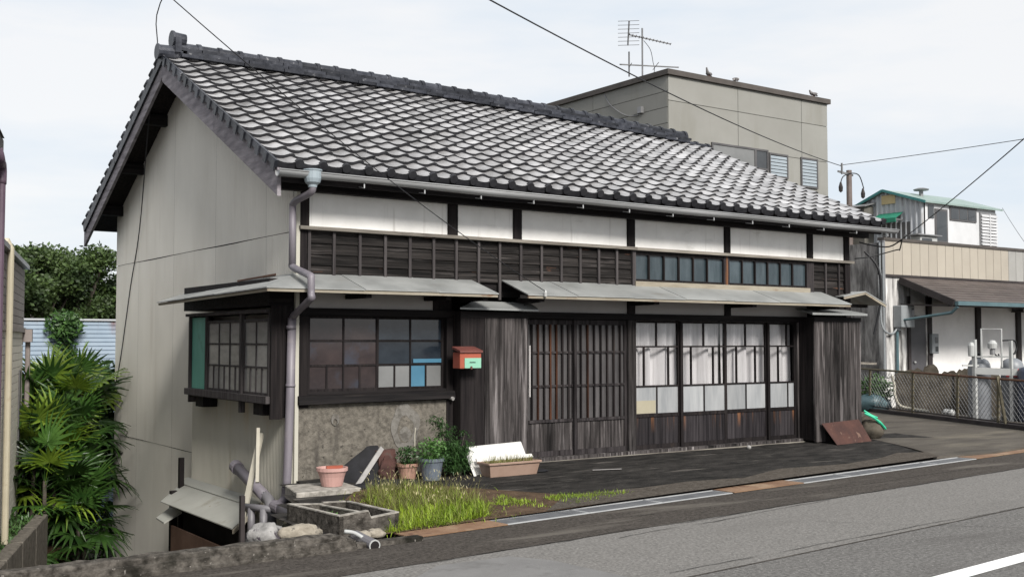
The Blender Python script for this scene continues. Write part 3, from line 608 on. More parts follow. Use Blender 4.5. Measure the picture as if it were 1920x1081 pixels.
def baysash(y0, y1, xx, ncol):
    mb = MB(); zs = [0.90, 1.17, 1.42, 1.66]; fr, bar = 0.035, 0.022
    mb.box(xx, xx + 0.03, y0, y0 + fr, zs[0] - fr, zs[-1] + fr); mb.box(xx, xx + 0.03, y1 - fr, y1, zs[0] - fr, zs[-1] + fr)
    mb.box(xx, xx + 0.03, y0 + fr, y1 - fr, zs[0] - fr, zs[0]); mb.box(xx, xx + 0.03, y0 + fr, y1 - fr, zs[-1], zs[-1] + fr)
    for z in zs[1:-1]: mb.box(xx + .002, xx + 0.028, y0 + fr, y1 - fr, z - bar / 2, z + bar / 2)
    cells = []
    for k in range(3):
        nc = ncol * 2 if k == 0 else ncol
        za, zb = zs[k] + (bar / 2 if k else 0), zs[k + 1] - (bar / 2 if k < 2 else 0)
        for q in range(nc):
            a = y0 + fr + (y1 - y0 - 2 * fr) * q / nc; b = y0 + fr + (y1 - y0 - 2 * fr) * (q + 1) / nc
            if q: mb.box(xx + .003, xx + 0.027, a - bar / 2, a + bar / 2, za, zb)
            cells.append((a + (bar / 2 if q else 0), b - (bar / 2 if q < nc - 1 else 0), za, zb))
    w = mb.build('bay_sash', M_batten, bayo)
    # panes stay at part level below the house through a pane holder of their own
    g = MB()
    return w, cells, xx
for args in ((0.07, 0.79, -0.29, 2), (0.85, 1.96, -0.285, 3)):
    w, cells, xx = baysash(*args)
    for a, b, za, zb in cells: bx('pane', M_panebay, bayo, xx + 0.012, xx + 0.018, a, b, za, zb)
# lower wall under the bay
lw = ribsheet(0.02, 2.95, -2.0, lambda y: 0.79, -0.115, pitch=0.04, dep=0.007); lw.box(-0.114, -0.004, 2.945, 2.952, -2, 0.79); lw.box(-0.114, -0.035, 0.0, 0.018, -2, 0.78)
lw.build('lower_wall_sheet', M_metalwall2, H)

# canopies
def canopy_front(x0, x1, zt, zf, d, cuts, miter=0.0):
    xs_ = [x0] + cuts + [x1]
    first = None
    for i in range(len(xs_) - 1):
        a, b = xs_[i], xs_[i + 1] - 0.006
        ta = a if (i or not miter) else a + miter
        dz = 0.004 * (i % 2)
        s_ = MB().slab((a, -d, zf + dz), (b, -d, zf + dz), (b, 0.03, zt + dz), (ta, 0.03, zt + dz), 0.012)
        if first is None: first = s_.build('canopy', M_tin, H)
        else: s_.build('canopy_sheet', M_tin, first)
    bx('fascia', M_fascia, first, x0 + 0.012, x1 - 0.012, -d + 0.012, -d + 0.04, zf - 0.045, zf - 0.008)
    MB().slab((x0 + 0.02, -d + 0.05, zf - 0.01), (x1 - 0.02, -d + 0.05, zf - 0.01), (x1 - 0.02, 0.0, zt - 0.03), (x0 + (miter or 0.02), 0.0, zt - 0.03), 0.014).build('soffit_board', M_darkh, first)
    return first
cl = canopy_front(-0.585, 2.235, 2.19, 2.0, 0.58, [0.52, 1.43], miter=0.58)
for (a, b, dz) in ((-0.58, 0.9, 0.0), (0.9, 1.95, 0.004), (1.95, 2.98, 0.0)):
    z_f = lambda y: 2.0 - 0.055 * (y + 0.58) / 3.5
    ta = a if a > -0.5 else 0.03
    MB().slab((-0.585, b - 0.006, z_f(b) + dz), (-0.585, a, z_f(a) + dz), (-0.012, ta, 2.188 - 0.05 * (ta / 3) + dz), (-0.012, b - 0.006, 2.17 - 0.05 * (b - 1) / 3 + dz), 0.012).build('canopy_sheet', M_tin, cl)
MB().hexa([(-0.565, -0.56, 1.955), (-0.54, -0.56, 1.955), (-0.54, 2.97, 1.902), (-0.565, 2.97, 1.902), (-0.565, -0.56, 1.985), (-0.54, -0.56, 1.985), (-0.54, 2.97, 1.93), (-0.565, 2.97, 1.93)]).build('fascia', M_fascia, cl)
MB().slab((-0.53, 2.9, 1.93), (-0.53, -0.5, 1.985), (-0.02, 0.0, 2.16), (-0.02, 2.9, 2.10), 0.014).build('soffit_board', M_darkh, cl)
cr = canopy_front(2.66, 8.56, 2.205, 2.0, 0.56, [3.4, 4.3, 5.2, 6.1, 7.0, 7.85])
for xx in (2.9, 4.74, 6.55, 8.3):
    bx('canopy_bracket', M_dark, cr, xx - 0.04, xx + 0.04, -0.50, -0.012, 1.92, 1.97)
    MB().hexa([(xx - .03, -0.015, 2.10), (xx + .03, -0.015, 2.10), (xx + .03, 0.0, 2.10), (xx - .03, 0.0, 2.10)] + [(xx - .03, -0.015, 2.14), (xx + .03, -0.015, 2.14), (xx + .03, 0.0, 2.14), (xx - .03, 0.0, 2.14)]).build('canopy_bracket', M_dark, cr)
for xx in (0.6, 1.6, 2.1): bx('canopy_bracket', M_dark, cl, xx - 0.035, xx + 0.035, -0.50, -0.012, 1.915, 1.965)

# left shutter box with planks and its little tin roof
sb = bx('shutter_box', M_dark, H, 1.957, 2.915, -0.165, -0.035, -0.01, 1.80)
for a, b, z0 in ((1.957, 2.285, 0.02), (2.292, 2.575, 0.0), (2.580, 2.90, 0.01)):
    bx('plank', M_dark if a < 2 else M_plank, sb, a, b, -0.192, -0.166, z0, 1.725)
bx('plank_rail', M_darkh, sb, 1.95, 2.93, -0.20, -0.166, 1.728, 1.80)
bx('side_plank', M_plank, sb, 2.916, 2.938, -0.165, -0.02, 0.0, 1.725)
MB().slab((1.86, -0.33, 1.838), (2.98, -0.33, 1.832), (3.08, -0.012, 1.925), (2.25, -0.012, 1.93), 0.02).build('shutter_box_roof', M_tin, sb)
bx('white_pole', M_plaster2, H, 2.942, 2.958, -0.19, -0.172, 0.78, 1.40)
# right shutter box
sb = bx('shutter_box', M_dark, H, 8.04, 9.06, -0.285, -0.012, -0.02, 1.80)
xs_ = [8.005, 8.225, 8.44, 8.57, 8.79, 9.065]
for i in range(5):
    bx('plank', M_plank, sb, xs_[i], xs_[i + 1] - 0.005, -0.318 + 0.006 * (i % 2), -0.286, -0.02, 1.735)
for (a, b) in ((-0.286, -0.16), (-0.157, -0.02)): bx('side_plank', M_dark, sb, 8.012, 8.0395, a, b, 0.0, 1.80)
bx('plank_rail', M_darkh, sb, 8.0, 9.075, -0.325, -0.286, 1.738, 1.805)
MB().slab((7.80, -0.46, 1.862), (9.05, -0.46, 1.862), (9.10, -0.012, 1.935), (7.98, -0.012, 1.94), 0.03).build('shutter_box_roof', M_tin, sb)
bx('plank', M_plank, H, 7.975, 8.04, -0.02, 0.06, 0.0, 1.727); bx('plank', M_dark, H, 8.372, 9.20, -0.01, 0.08, 0.0, 2.0)
bx('post', M_dark, H, 9.08, 9.20, -0.04, 0.08, -0.1, 2.65)
# little gabled awning at the far corner
for nm_, q in (('gable_awning', [(8.88, -0.16, 2.14), (9.41, -0.16, 2.225), (9.41, 0.5, 2.225), (8.88, 0.5, 2.14)]), ('gable_awning', [(9.41, -0.16, 2.225), (9.93, -0.16, 2.035), (9.93, 0.5, 2.035), (9.41, 0.5, 2.225)])):
    MB().slab(*q, 0.016).build(nm_, M_tin, H)
MB().beam((8.90, -0.145, 2.105), (9.41, -0.145, 2.19), 0.02, 0.035).build('awning_trim', M_fascia, H); MB().beam((9.415, -0.145, 2.19), (9.92, -0.145, 2.0), 0.02, 0.035).build('awning_trim', M_fascia, H)
bx('awning_arm', M_dark, H, 9.262, 9.80, 0.1, 0.15, 1.98, 2.03)

# lattice doors
def lattice_door(x0, x1, y, red):
    mb = MB(); fr = 0.042
    mb.box(x0, x0 + fr, y, y + 0.032, 0.02, 1.722); mb.box(x1 - fr, x1, y, y + 0.032, 0.02, 1.722)
    mb.box(x0 + fr, x1 - fr, y, y + 0.032, 0.02, 0.085); mb.box(x0 + fr, x1 - fr, y, y + 0.032, 1.66, 1.722); mb.box(x0 + fr, x1 - fr, y - 0.006, y + 0.032, 0.44, 0.475)
    for z in (0.892, 1.312): mb.box(x0 + fr, x1 - fr, y + 0.001, y + 0.02, z - 0.013, z + 0.013)
    d = mb.build('lattice_door', M_frame, H)
    n = 7; w = (x1 - x0 - 2 * fr)
    for k in range(n):
        xx = x0 + fr + w * (k + 0.62) / (n + 0.25)
        m = M_lattred if k in red else M_dark
        bx('lattice_bar', m, d, xx - 0.0115, xx + 0.0115, y - 0.004, y + 0.0205, 0.476, 1.66)
    for k in range(4):
        a, b = x0 + fr + w * k / 4, x0 + fr + w * (k + 1) / 4
        bx('glass_panel', M_panelatt, d, a, b - 0.001, y + 0.022, y + 0.027, 0.476, 1.66)
    for k, (f0, f1) in enumerate(((0, .34), (.345, .60), (.605, 1.0))):
        bx('kick_panel', M_plank, d, x0 + fr + w * f0, x0 + fr + w * f1, y + 0.012 + 0.003 * (k % 2), y + 0.026, 0.086, 0.44)
    return d
lattice_door(3.05, 3.83, 0.045, (1, 3, 4))
lattice_door(3.79, 4.665, 0.008, (1,))
# four glazed sliding doors
def shoji(x0, x1, y, top, mid, bot, mats, hot):
    mb = MB(); fr = 0.045; b = 0.022
    zs = [0.487, 0.85, 1.378, 1.695]
    mb.box(x0, x0 + fr, y, y + 0.032, 0.02, 1.724); mb.box(x1 - fr, x1, y, y + 0.032, 0.02, 1.724)
    mb.box(x0 + fr, x1 - fr, y, y + 0.032, 0.02, 0.075); mb.box(x0 + fr, x1 - fr, y, y + 0.032, 1.695, 1.724); mb.box(x0 + fr, x1 - fr, y, y + 0.032, 0.44, 0.487)
    for z in zs[1:3]: mb.box(x0 + fr, x1 - fr, y + .002, y + 0.03, z - b / 2, z + b / 2)
    cells = []
    for k, fl in enumerate((bot, mid, top)):
        za, zb = zs[k] + (b / 2 if k else 0), zs[k + 1] - (b / 2 if k < 2 else 0)
        ed = [x0 + fr] + [x0 + fr + (x1 - x0 - 2 * fr) * q for q in fl] + [x1 - fr]
        for q in range(1, len(ed) - 1): mb.box(ed[q] - b / 2, ed[q] + b / 2, y + .003, y + 0.029, za, zb)
        for q in range(len(ed) - 1): cells.append((k, q, ed[q] + (b / 2 if q else 0), ed[q + 1] - (b / 2 if q < len(ed) - 2 else 0), za, zb))
    d = mb.build('glazed_sliding_door', M_dark, H)
    for k, q, a, bb, za, zb in cells: bx('pane', mats(k, q), d, a, bb, y + 0.013, y + 0.018, za, zb)
    for f0, f1 in ((0, .36), (.365, .7), (.705, 1)):
        w = x1 - x0 - 2 * fr
        bx('kick_panel', M_kick, d, x0 + fr + w * f0, x0 + fr + w * f1, y + 0.012, y + 0.026, 0.076, 0.44)
    return d
g = lambda k, q: M_glass
shoji(4.80, 5.665, 0.045, (.5,), (.21, .78), (.5,), lambda k, q: M_glass if k else (M_panecream if False else M_panewhite), 0)
shoji(5.635, 6.525, 0.008, (.5,), (.2, .73), (.5,), lambda k, q: M_glass if k else M_panewhite, 0)
shoji(6.505, 7.40, 0.045, (.5,), (.27, .75), (.5,), lambda k, q: M_glass if k else M_panewhite, 0)
shoji(7.37, 7.975, 0.008, (.72,), (.36,), (.74,), lambda k, q: M_glass if k else M_panewhite, 0)
bx('cream_paper', M_panecream, H, 4.85, 5.21, 0.052, 0.056, 0.49, 0.66)
th = bx('threshold', M_plank, H, 2.94, 8.03, -0.075, 0.115, -0.045, 0.018); bx('threshold_step', M_ledge, H, 2.95, 8.03, -0.10, -0.078, -0.06, -0.022)
# gutter with hangers, hopper, downpipe
mb = MB(); n = 9; xs_ = [-0.44 + 10.2 * i / 20 for i in range(21)]
vs = []
for xx in xs_:
    zc = 3.200 - 0.0035 * xx + 0.006 * math.sin(xx * 2.1)
    for k in range(n): a = PI + PI * k / (n - 1); vs.append((xx, -0.475 + 0.06 * math.cos(a), zc + 0.06 * math.sin(a)))
    for k in range(n): a = 2 * PI - PI * k / (n - 1); vs.append((xx, -0.475 + 0.054 * math.cos(a), zc + 0.004 + 0.054 * math.sin(a)))
m2 = 2 * n
mb.add(vs, [(i * m2 + k, i * m2 + (k + 1) % m2, (i + 1) * m2 + (k + 1) % m2, (i + 1) * m2 + k) for i in range(20) for k in range(m2)] + [tuple(range(n)), tuple(range(20 * m2 + n - 1, 20 * m2 - 1, -1))])
mb.tube([(-0.44, -0.535, 3.204), (9.76, -0.535, 3.168)], 0.008, 6)
gut = mb.build('gutter', M_gutter, H, smooth=True)
for k in range(13):
    xx = 0.55 + k * 0.75; z = 3.137 - 0.0035 * xx
    mb = MB(); mb.beam((xx, -0.475, z), (xx, -0.475, z - 0.045), 0.012, 0.012); mb.beam((xx, -0.475, z - 0.04), (xx, -0.35, z - 0.02), 0.012, 0.008); mb.build('gutter_hanger', M_steel, gut)
mb = MB(); mb.lathe([(0.0, 3.235), (0.10, 3.235), (0.10, 3.222), (0.093, 3.222), (0.09, 3.14), (0.078, 3.10), (0.05, 3.075), (0.045, 3.05), (0.0, 3.05)], 16, (-0.05, -0.475, 0)); mb.build('rain_hopper', M_hopper, H, smooth=False)
mb = MB(); mb.tube(smoothpath([(-0.05, -0.475, 3.09), (-0.05, -0.47, 3.02), (-0.065, -0.38, 2.985), (-0.095, -0.16, 2.94), (-0.10, -0.09, 2.90)], 3), 0.038, 10); mb.tube([(-0.10, -0.09, 2.92), (-0.10, -0.09, 2.26)], 0.037, 10)
mb.tube(smoothpath([(-0.10, -0.09, 2.28), (-0.10, -0.12, 2.235), (-0.13, -0.60, 2.125), (-0.145, -0.665, 2.09), (-0.145, -0.67, 1.93), (-0.14, -0.65, 1.885), (-0.10, -0.16, 1.73), (-0.095, -0.10, 1.68)], 3), 0.038, 10)
mb.tube([(-0.095, -0.09, 1.70), (-0.115, -0.10, 0.8), (-0.14, -0.105, 0.0), (-0.15, -0.11, -0.1)], 0.046, 12); mb.tube([(-0.106, -0.095, 1.62), (-0.106, -0.095, 1.58)], 0.052, 12)
mb.tube([(-0.11, -0.098, 1.0), (-0.11, -0.098, 0.97)], 0.052, 12)
mb.tube(smoothpath([(-0.15, -0.11, -0.08), (-0.155, -0.115, -0.16), (-0.21, -0.13, -0.235), (-0.33, -0.16, -0.26)], 4), 0.052, 12)
mb.build('downpipe', M_pipe, H, smooth=True)

# ------------------------------------------------------------------ curtains behind the glazed doors
def curtain(x0, x1, label, seed):
    t = None; mb = MB(); n = 70; vs = []
    for i in range(n + 1):
        xx = x0 + (x1 - x0) * i / n
        for j in range(9):
            z = 0.15 + 1.6 * j / 8
            lean = 0.05 * mnoise.noise(Vector((xx * 2.2, seed, z * .5))) * (1 - j / 8) * 3
            d = 0.045 * math.sin(xx * 24 + 2.5 * mnoise.noise(Vector((xx * 2, seed, 0)))) + 0.03 * math.sin(xx * 13 + seed + z * 0.6)
            vs.append((xx + lean * 0.3, 0.165 + d, z))
    mb.add(vs, [(i * 9 + j, (i + 1) * 9 + j, (i + 1) * 9 + j + 1, i * 9 + j + 1) for i in range(n) for j in range(8)])
    mb.build('curtain', M_curtain, None, smooth=True, label=label, cat='curtain', group='white curtains behind the glazed doors')
curtain(4.82, 5.66, 'white curtain behind the glazed door next to the lattice door', 1)
curtain(5.70, 6.55, 'white curtain behind the second glazed door from the lattice door', 4)
curtain(6.60, 8.0, 'wide white curtain behind the two glazed doors nearest the far shutter box', 8)

# ------------------------------------------------------------------ more materials
M_red = pmat('red_brown_tin', (0.255, 0.05525, 0.02975), (0.323, 0.0765, 0.0425), 4, rough=0.55, c3=(0.17, 0.0425, 0.0255), s3=5, t3=0.58)
M_redtop = pmat('dark_red_lid', (0.10, 0.032, 0.026), (0.16, 0.05, 0.04), 5, rough=0.6, c3=(0.22, 0.11, 0.08), s3=8, t3=0.6)
M_mint = pmat('mint_green_flap', (0.176, 0.4, 0.288), (0.224, 0.456, 0.336), 4, rough=0.5, c3=(0.136, 0.304, 0.216), s3=6, t3=0.6)
M_pink = pmat('pink_plastic', (0.40, 0.235, 0.21), (0.46, 0.28, 0.25), 6, rough=0.6, c3=(0.32, 0.20, 0.18), s3=7, t3=0.58)
M_terra = pmat('terracotta_pot', (0.288, 0.162, 0.1188), (0.3456, 0.2016, 0.1512), 5, rough=0.7, c3=(0.216, 0.1296, 0.1008), s3=4, t3=0.58)
M_slate = pmat('slate_blue_pot', (0.085, 0.10, 0.125), (0.12, 0.14, 0.165), 5, rough=0.5, c3=(0.16, 0.175, 0.195), s3=5, t3=0.6)
M_beige = pmat('faded_planter_plastic', (0.2325, 0.1537, 0.1162), (0.2925, 0.2025, 0.1575), 4, rough=0.6, c3=(0.1875, 0.1275, 0.1013), s3=4, t3=0.58)
M_styro = pmat('white_foam', (0.527, 0.5185, 0.4972), (0.595, 0.5865, 0.5653), 6, rough=0.9, bump=0.2, c3=(0.3995, 0.3825, 0.3485), s3=4, st3=(1, 1, 3), t3=0.6)
M_blacktarp = pmat('black_sheet', (0.008, 0.008, 0.009), (0.018, 0.018, 0.021), 5, rough=0.75, spec=0.2, bump=0.5, bscale=6)
M_brownbag = pmat('dark_brown_cloth', (0.035, 0.015, 0.012), (0.075, 0.032, 0.026), 5, rough=0.95, bump=0.6, bscale=8, c3=(0.045, 0.055, 0.048), s3=5, t3=0.6)
M_stone = pmat('pale_stone', (0.16, 0.155, 0.15), (0.33, 0.32, 0.31), 9, rough=0.95, bump=0.7, bscale=18, objvar=0.12, c3=(0.05, 0.042, 0.05), s3=8, t3=0.56, w3=0.06)
M_stonewarm = pmat('buff_stone', (0.17, 0.148, 0.115), (0.34, 0.305, 0.25), 9, rough=0.95, bump=0.7, bscale=18, objvar=0.12, c3=(0.045, 0.04, 0.036), s3=9, t3=0.56, w3=0.06)
M_boulder = pmat('dark_boulder', (0.050, 0.043, 0.034), (0.11, 0.096, 0.077), 5, rough=0.95, bump=0.6, bscale=14, spec=0.14)
M_greennet = pmat('green_netting', (0.025, 0.40, 0.22), (0.04, 0.50, 0.30), 6, rough=0.6)
M_leaf = pmat('dark_leaf', (0.022, 0.055, 0.016), (0.045, 0.105, 0.026), 9, rough=0.5, attrvar=0.35, trans=0.15)
M_leaf2 = pmat('mid_leaf', (0.055, 0.13, 0.03), (0.09, 0.19, 0.045), 9, rough=0.5, attrvar=0.3, trans=0.2)
M_tree = pmat('tree_leaf', (0.0255, 0.0493, 0.01445), (0.07225, 0.1148, 0.0289), 0.9, rough=0.6, attrvar=0.4, trans=0.25)
M_ivy = pmat('ivy_leaf', (0.035, 0.085, 0.022), (0.07, 0.145, 0.035), 4, rough=0.5, attrvar=0.3, trans=0.15)
M_palm = pmat('palm_leaf', (0.014, 0.042, 0.008), (0.045, 0.098, 0.018), 3, rough=0.38, objvar=0.55, trans=0.2)
M_palmy = pmat('young_palm_leaf', (0.085, 0.155, 0.014), (0.17, 0.245, 0.028), 3, rough=0.4, objvar=0.35, trans=0.25)
M_palmdry = pmat('dry_palm_leaf', (0.084, 0.0525, 0.0245), (0.133, 0.0875, 0.0455), 3, rough=0.8, objvar=0.3)
M_bark = pmat('bark', (0.05, 0.04, 0.032), (0.10, 0.085, 0.068), 6, (1, 1, 3), 0.95, 0.6)
M_grassg = pmat('fresh_grass', (0.15, 0.235, 0.012), (0.27, 0.36, 0.026), 2.5, rough=0.6, attrvar=0.35, trans=0.25)
M_grasst = pmat('tall_seeding_grass', (0.1275, 0.1387, 0.0315), (0.2025, 0.1913, 0.06375), 2.5, rough=0.7, attrvar=0.35, trans=0.25)
M_seed = pmat('seed_head', (0.28, 0.24, 0.12), (0.40, 0.36, 0.21), 4, rough=0.9, attrvar=0.25)
M_bldg = pmat('grey_cladding', (0.2078, 0.2049, 0.1876), (0.2309, 0.228, 0.2107), 0.8, rough=0.8, objvar=0.03, c3=(0.1847, 0.1789, 0.1558), s3=0.9, st3=(1.5, 1.5, 0.25), t3=0.56, w3=0.2)
M_coping = pmat('brown_coping', (0.0595, 0.0525, 0.0476), (0.084, 0.0735, 0.0672), 2, rough=0.6, spec=0.25)
M_joint = pmat('dark_joint', (0.11, 0.105, 0.095), (0.14, 0.135, 0.12), 2, rough=0.9, spec=0.14)
M_blind = pmat('blind_slat', (0.24, 0.28, 0.312), (0.288, 0.328, 0.36), 2, rough=0.5)
M_winfr = pmat('bronze_window_frame', (0.06, 0.058, 0.06), (0.09, 0.086, 0.088), 2, rough=0.5)
M_glassdk = pmat('dark_window_glass', (0.035, 0.038, 0.042), (0.05, 0.054, 0.058), 2, rough=0.08)
M_alu = pmat('grey_aluminium', (0.20, 0.20, 0.205), (0.26, 0.26, 0.265), 3, rough=0.45, metallic=0.4)
M_antenna = pmat('antenna_metal', (0.10, 0.10, 0.105), (0.15, 0.15, 0.155), 3, rough=0.5, metallic=0.4)
M_wire = pmat('black_cable', (0.013, 0.013, 0.015), (0.02, 0.02, 0.022), 3, rough=0.6, spec=0.25)
M_pole = pmat('brown_steel_pole', (0.10, 0.078, 0.07), (0.15, 0.12, 0.11), 3, rough=0.7)
M_pigeon = pmat('pigeon_feathers', (0.10, 0.095, 0.095), (0.19, 0.18, 0.18), 5, rough=0.8)
M_pigeonlight = pmat('pale_pigeon_feathers', (0.30, 0.28, 0.275), (0.44, 0.42, 0.41), 4, rough=0.8, c3=(0.12, 0.11, 0.115), s3=5, t3=0.58)
M_parapet = pmat('beige_metal_panel', (0.335, 0.300, 0.250), (0.365, 0.33, 0.275), 1.5, rough=0.5, objvar=0.05)
M_parapet2 = pmat('pale_grey_metal_panel', (0.2646, 0.2583, 0.2426), (0.2961, 0.2898, 0.274), 1.5, rough=0.5, objvar=0.04)
M_stainwall = pmat('grey_stained_concrete', (0.10, 0.095, 0.092), (0.27, 0.26, 0.252), 3.0, (3, 3, .8), 0.95, 0.3, c3=(0.05, 0.047, 0.046), s3=1.8, st3=(3, 3, .4), t3=0.54, w3=0.16, spec=0.14)
M_dirtywhite = pmat('streaked_white_wall', (0.38, 0.37, 0.36), (0.66, 0.65, 0.63), 1.5, (3, 3, .5), 0.9, 0.2, lo=.4, hi=.6, c3=(0.10, 0.095, 0.092), s3=1.3, st3=(4, 4, .6), t3=0.48, w3=0.14)
M_offwhite = pmat('off_white_render', (0.7392, 0.7269, 0.7146), (0.8378, 0.8254, 0.8131), 1.5, rough=0.85, c3=(0.616, 0.6037, 0.5852), s3=0.8, st3=(1, 1, .6), t3=0.55, w3=0.2)
M_slatroof = pmat('brown_metal_roof', (0.062, 0.050, 0.046), (0.095, 0.078, 0.071), 2, rough=0.5, objvar=0.15, spec=0.25)
M_brown = pmat('dark_brown_paint', (0.030, 0.026, 0.026), (0.05, 0.043, 0.043), 3, rough=0.6, spec=0.14)
M_tealgut = pmat('blue_green_gutter', (0.055, 0.10, 0.115), (0.08, 0.135, 0.15), 3, rough=0.5)
M_door = pmat('charcoal_door', (0.055, 0.053, 0.058), (0.075, 0.072, 0.078), 3, rough=0.5)
M_greybox = pmat('grey_meter_box', (0.20, 0.215, 0.225), (0.25, 0.265, 0.275), 4, rough=0.5)
M_gas = pmat('grey_gas_cylinder', (0.1594, 0.169, 0.1849), (0.1976, 0.2072, 0.2231), 4, rough=0.45, c3=(0.1275, 0.1339, 0.1466), s3=3, st3=(2, 2, .5), t3=0.6)
M_rack = pmat('white_steel', (0.3366, 0.3427, 0.3366), (0.3917, 0.3978, 0.3917), 5, rough=0.5)
M_redlabel = pmat('red_label', (0.42, 0.05, 0.055), (0.48, 0.07, 0.07), 5, rough=0.5)
M_label = pmat('white_lettering', (0.78, 0.76, 0.74), (0.8, 0.78, 0.76), 5, rough=0.5)
M_wiremesh = pmat('galvanised_wire', (0.14, 0.14, 0.142), (0.20, 0.20, 0.205), 5, rough=0.6)
M_olive = pmat('olive_post', (0.07425, 0.06325, 0.0385), (0.1045, 0.09075, 0.05775), 5, rough=0.8)
M_bluebarrel = pmat('dark_blue_barrel', (0.022, 0.030, 0.058), (0.035, 0.045, 0.08), 4, rough=0.35)
M_corr = pmat('pale_corrugated_iron', (0.39, 0.405, 0.4275), (0.465, 0.48, 0.5025), 1.5, rough=0.5, metallic=0.05, c3=(0.2475, 0.2175, 0.195), s3=1.3, st3=(3, 3, .6), t3=0.6)
M_greenroof = pmat('weathered_green_roof', (0.182, 0.252, 0.231), (0.238, 0.301, 0.28), 2, rough=0.5)
M_tealtrim = pmat('teal_roof_trim', (0.036, 0.16, 0.16), (0.048, 0.2, 0.2), 3, rough=0.5)
M_greenawn = pmat('green_awning_cloth', (0.012, 0.15, 0.095), (0.02, 0.20, 0.125), 3, rough=0.7)
M_yellow = pmat('faded_yellow_plate', (0.46, 0.36, 0.19), (0.52, 0.42, 0.24), 4, rough=0.6)
M_shedwall = pmat('white_shed_panel', (0.48, 0.484, 0.496), (0.552, 0.556, 0.568), 2, rough=0.6, objvar=0.05)
M_siding = pmat('taupe_siding', (0.192, 0.164, 0.152), (0.232, 0.2, 0.188), 2, rough=0.7, objvar=0.05)
M_siding2 = pmat('cream_siding', (0.60, 0.565, 0.51), (0.68, 0.64, 0.585), 2, rough=0.7, objvar=0.04)
M_purple = pmat('plum_downpipe', (0.09, 0.058, 0.085), (0.12, 0.08, 0.11), 3, rough=0.5)
M_beigepipe = pmat('beige_downpipe', (0.40, 0.36, 0.265), (0.46, 0.415, 0.31), 3, rough=0.5, c3=(0.31, 0.25, 0.16), s3=3, t3=0.58)
M_bluefence = pmat('pale_blue_sheet', (0.272, 0.344, 0.424), (0.328, 0.4, 0.48), 2, rough=0.5, c3=(0.224, 0.272, 0.328), s3=1, t3=0.58, zmask=(2, 1.85, 1.52, (0.17, 0.055, 0.035), 1.0, (3.2, 3.2, 0.6)))
M_leanroof = pmat('pale_lean_to_roof', (0.26, 0.26, 0.234), (0.299, 0.299, 0.2697), 2, rough=0.6, c3=(0.2015, 0.1885, 0.1527), s3=2.2, t3=0.58, c4=(0.182, 0.1235, 0.065), s4=11, t4=0.70, w4=0.04)
M_brownboard = pmat('brown_plywood', (0.10, 0.062, 0.045), (0.15, 0.096, 0.072), 2, rough=0.8, spec=0.14)
M_creamstick = pmat('cream_batten', (0.32, 0.3, 0.248), (0.384, 0.36, 0.3), 4, rough=0.8)
M_greystick = pmat('grey_board', (0.22, 0.21, 0.205), (0.31, 0.30, 0.29), 4, rough=0.85)

# ------------------------------------------------------------------ things by the house front
mbx = thing('mailbox', 'red tin mailbox with mint green flap on the dark planks', 'mailbox', (2.0, -0.3, 1.14))
mb = MB(); mb.box(1.845, 2.135, -0.355, -0.20, 1.14, 1.325); mb.build('body', M_red, mbx, bevel=0.004)
MB().hexa([(1.835, -0.375, 1.322), (2.145, -0.375, 1.322), (2.145, -0.195, 1.365), (1.835, -0.195, 1.365), (1.835, -0.375, 1.345), (2.145, -0.375, 1.345), (2.145, -0.195, 1.392), (1.835, -0.195, 1.392)]).build('lid', M_redtop, mbx)
fl = bx('flap', M_mint, mbx, 1.905, 2.128, -0.363, -0.3555, 1.145, 1.26)
bx('slot', M_black, fl, 1.97, 2.05, -0.3655, -0.3632, 1.205, 1.215)
MB().lathe([(0, 1.13), (0.012, 1.133), (0.012, 1.165), (0, 1.168)], 8, (1.99, -0.372, 0)).build('latch', M_redtop, mbx)
mb = MB(); mb.tube([(1.90, -0.02, 0.80), (1.915, -0.10, 0.785)], 0.022, 10); mb.build('drain_spout', M_greystick, label='short grey pipe stub sticking out below the window sill', cat='pipe')

def pot(name, label, c, r0, r1, h, mat, rim=0.012, n=22):
    t = thing(name, label, 'flower pot', c)
    MB().lathe([(0, 0), (r0, 0), (r0 + (r1 - r0) * .5, h * .5), (r1, h - 0.035), (r1 + rim, h - 0.033), (r1 + rim, h), (r1 - 0.008, h), (r1 - 0.012, h - 0.03), (r0 * .9, h * .35), (0, h * .35)], n, c).build('pot_shell', mat, t, smooth=False)
    return t
pk = pot('flower_pot', 'pink plastic flower pot standing on the concrete slab', (0.06, -0.76, -0.005), 0.105, 0.148, 0.185, M_pink)
MB().hexa([(-0.02, -0.80, 0.135), (0.13, -0.86, 0.135), (0.16, -0.80, 0.135), (0.0, -0.74, 0.135), (-0.02, -0.80, 0.196), (0.13, -0.86, 0.2), (0.16, -0.80, 0.2), (0.0, -0.74, 0.196)]).build('inner_insert', M_red, pk)
tp = pot('flower_pot', 'terracotta coloured pot with a dark leafy plant against the wall', (1.10, -0.47, -0.045), 0.085, 0.11, 0.175, M_terra)
sp_ = pot('flower_pot', 'slate blue pot with green weeds beside the terracotta pot', (1.31, -0.62, -0.05), 0.10, 0.13, 0.235, M_slate)
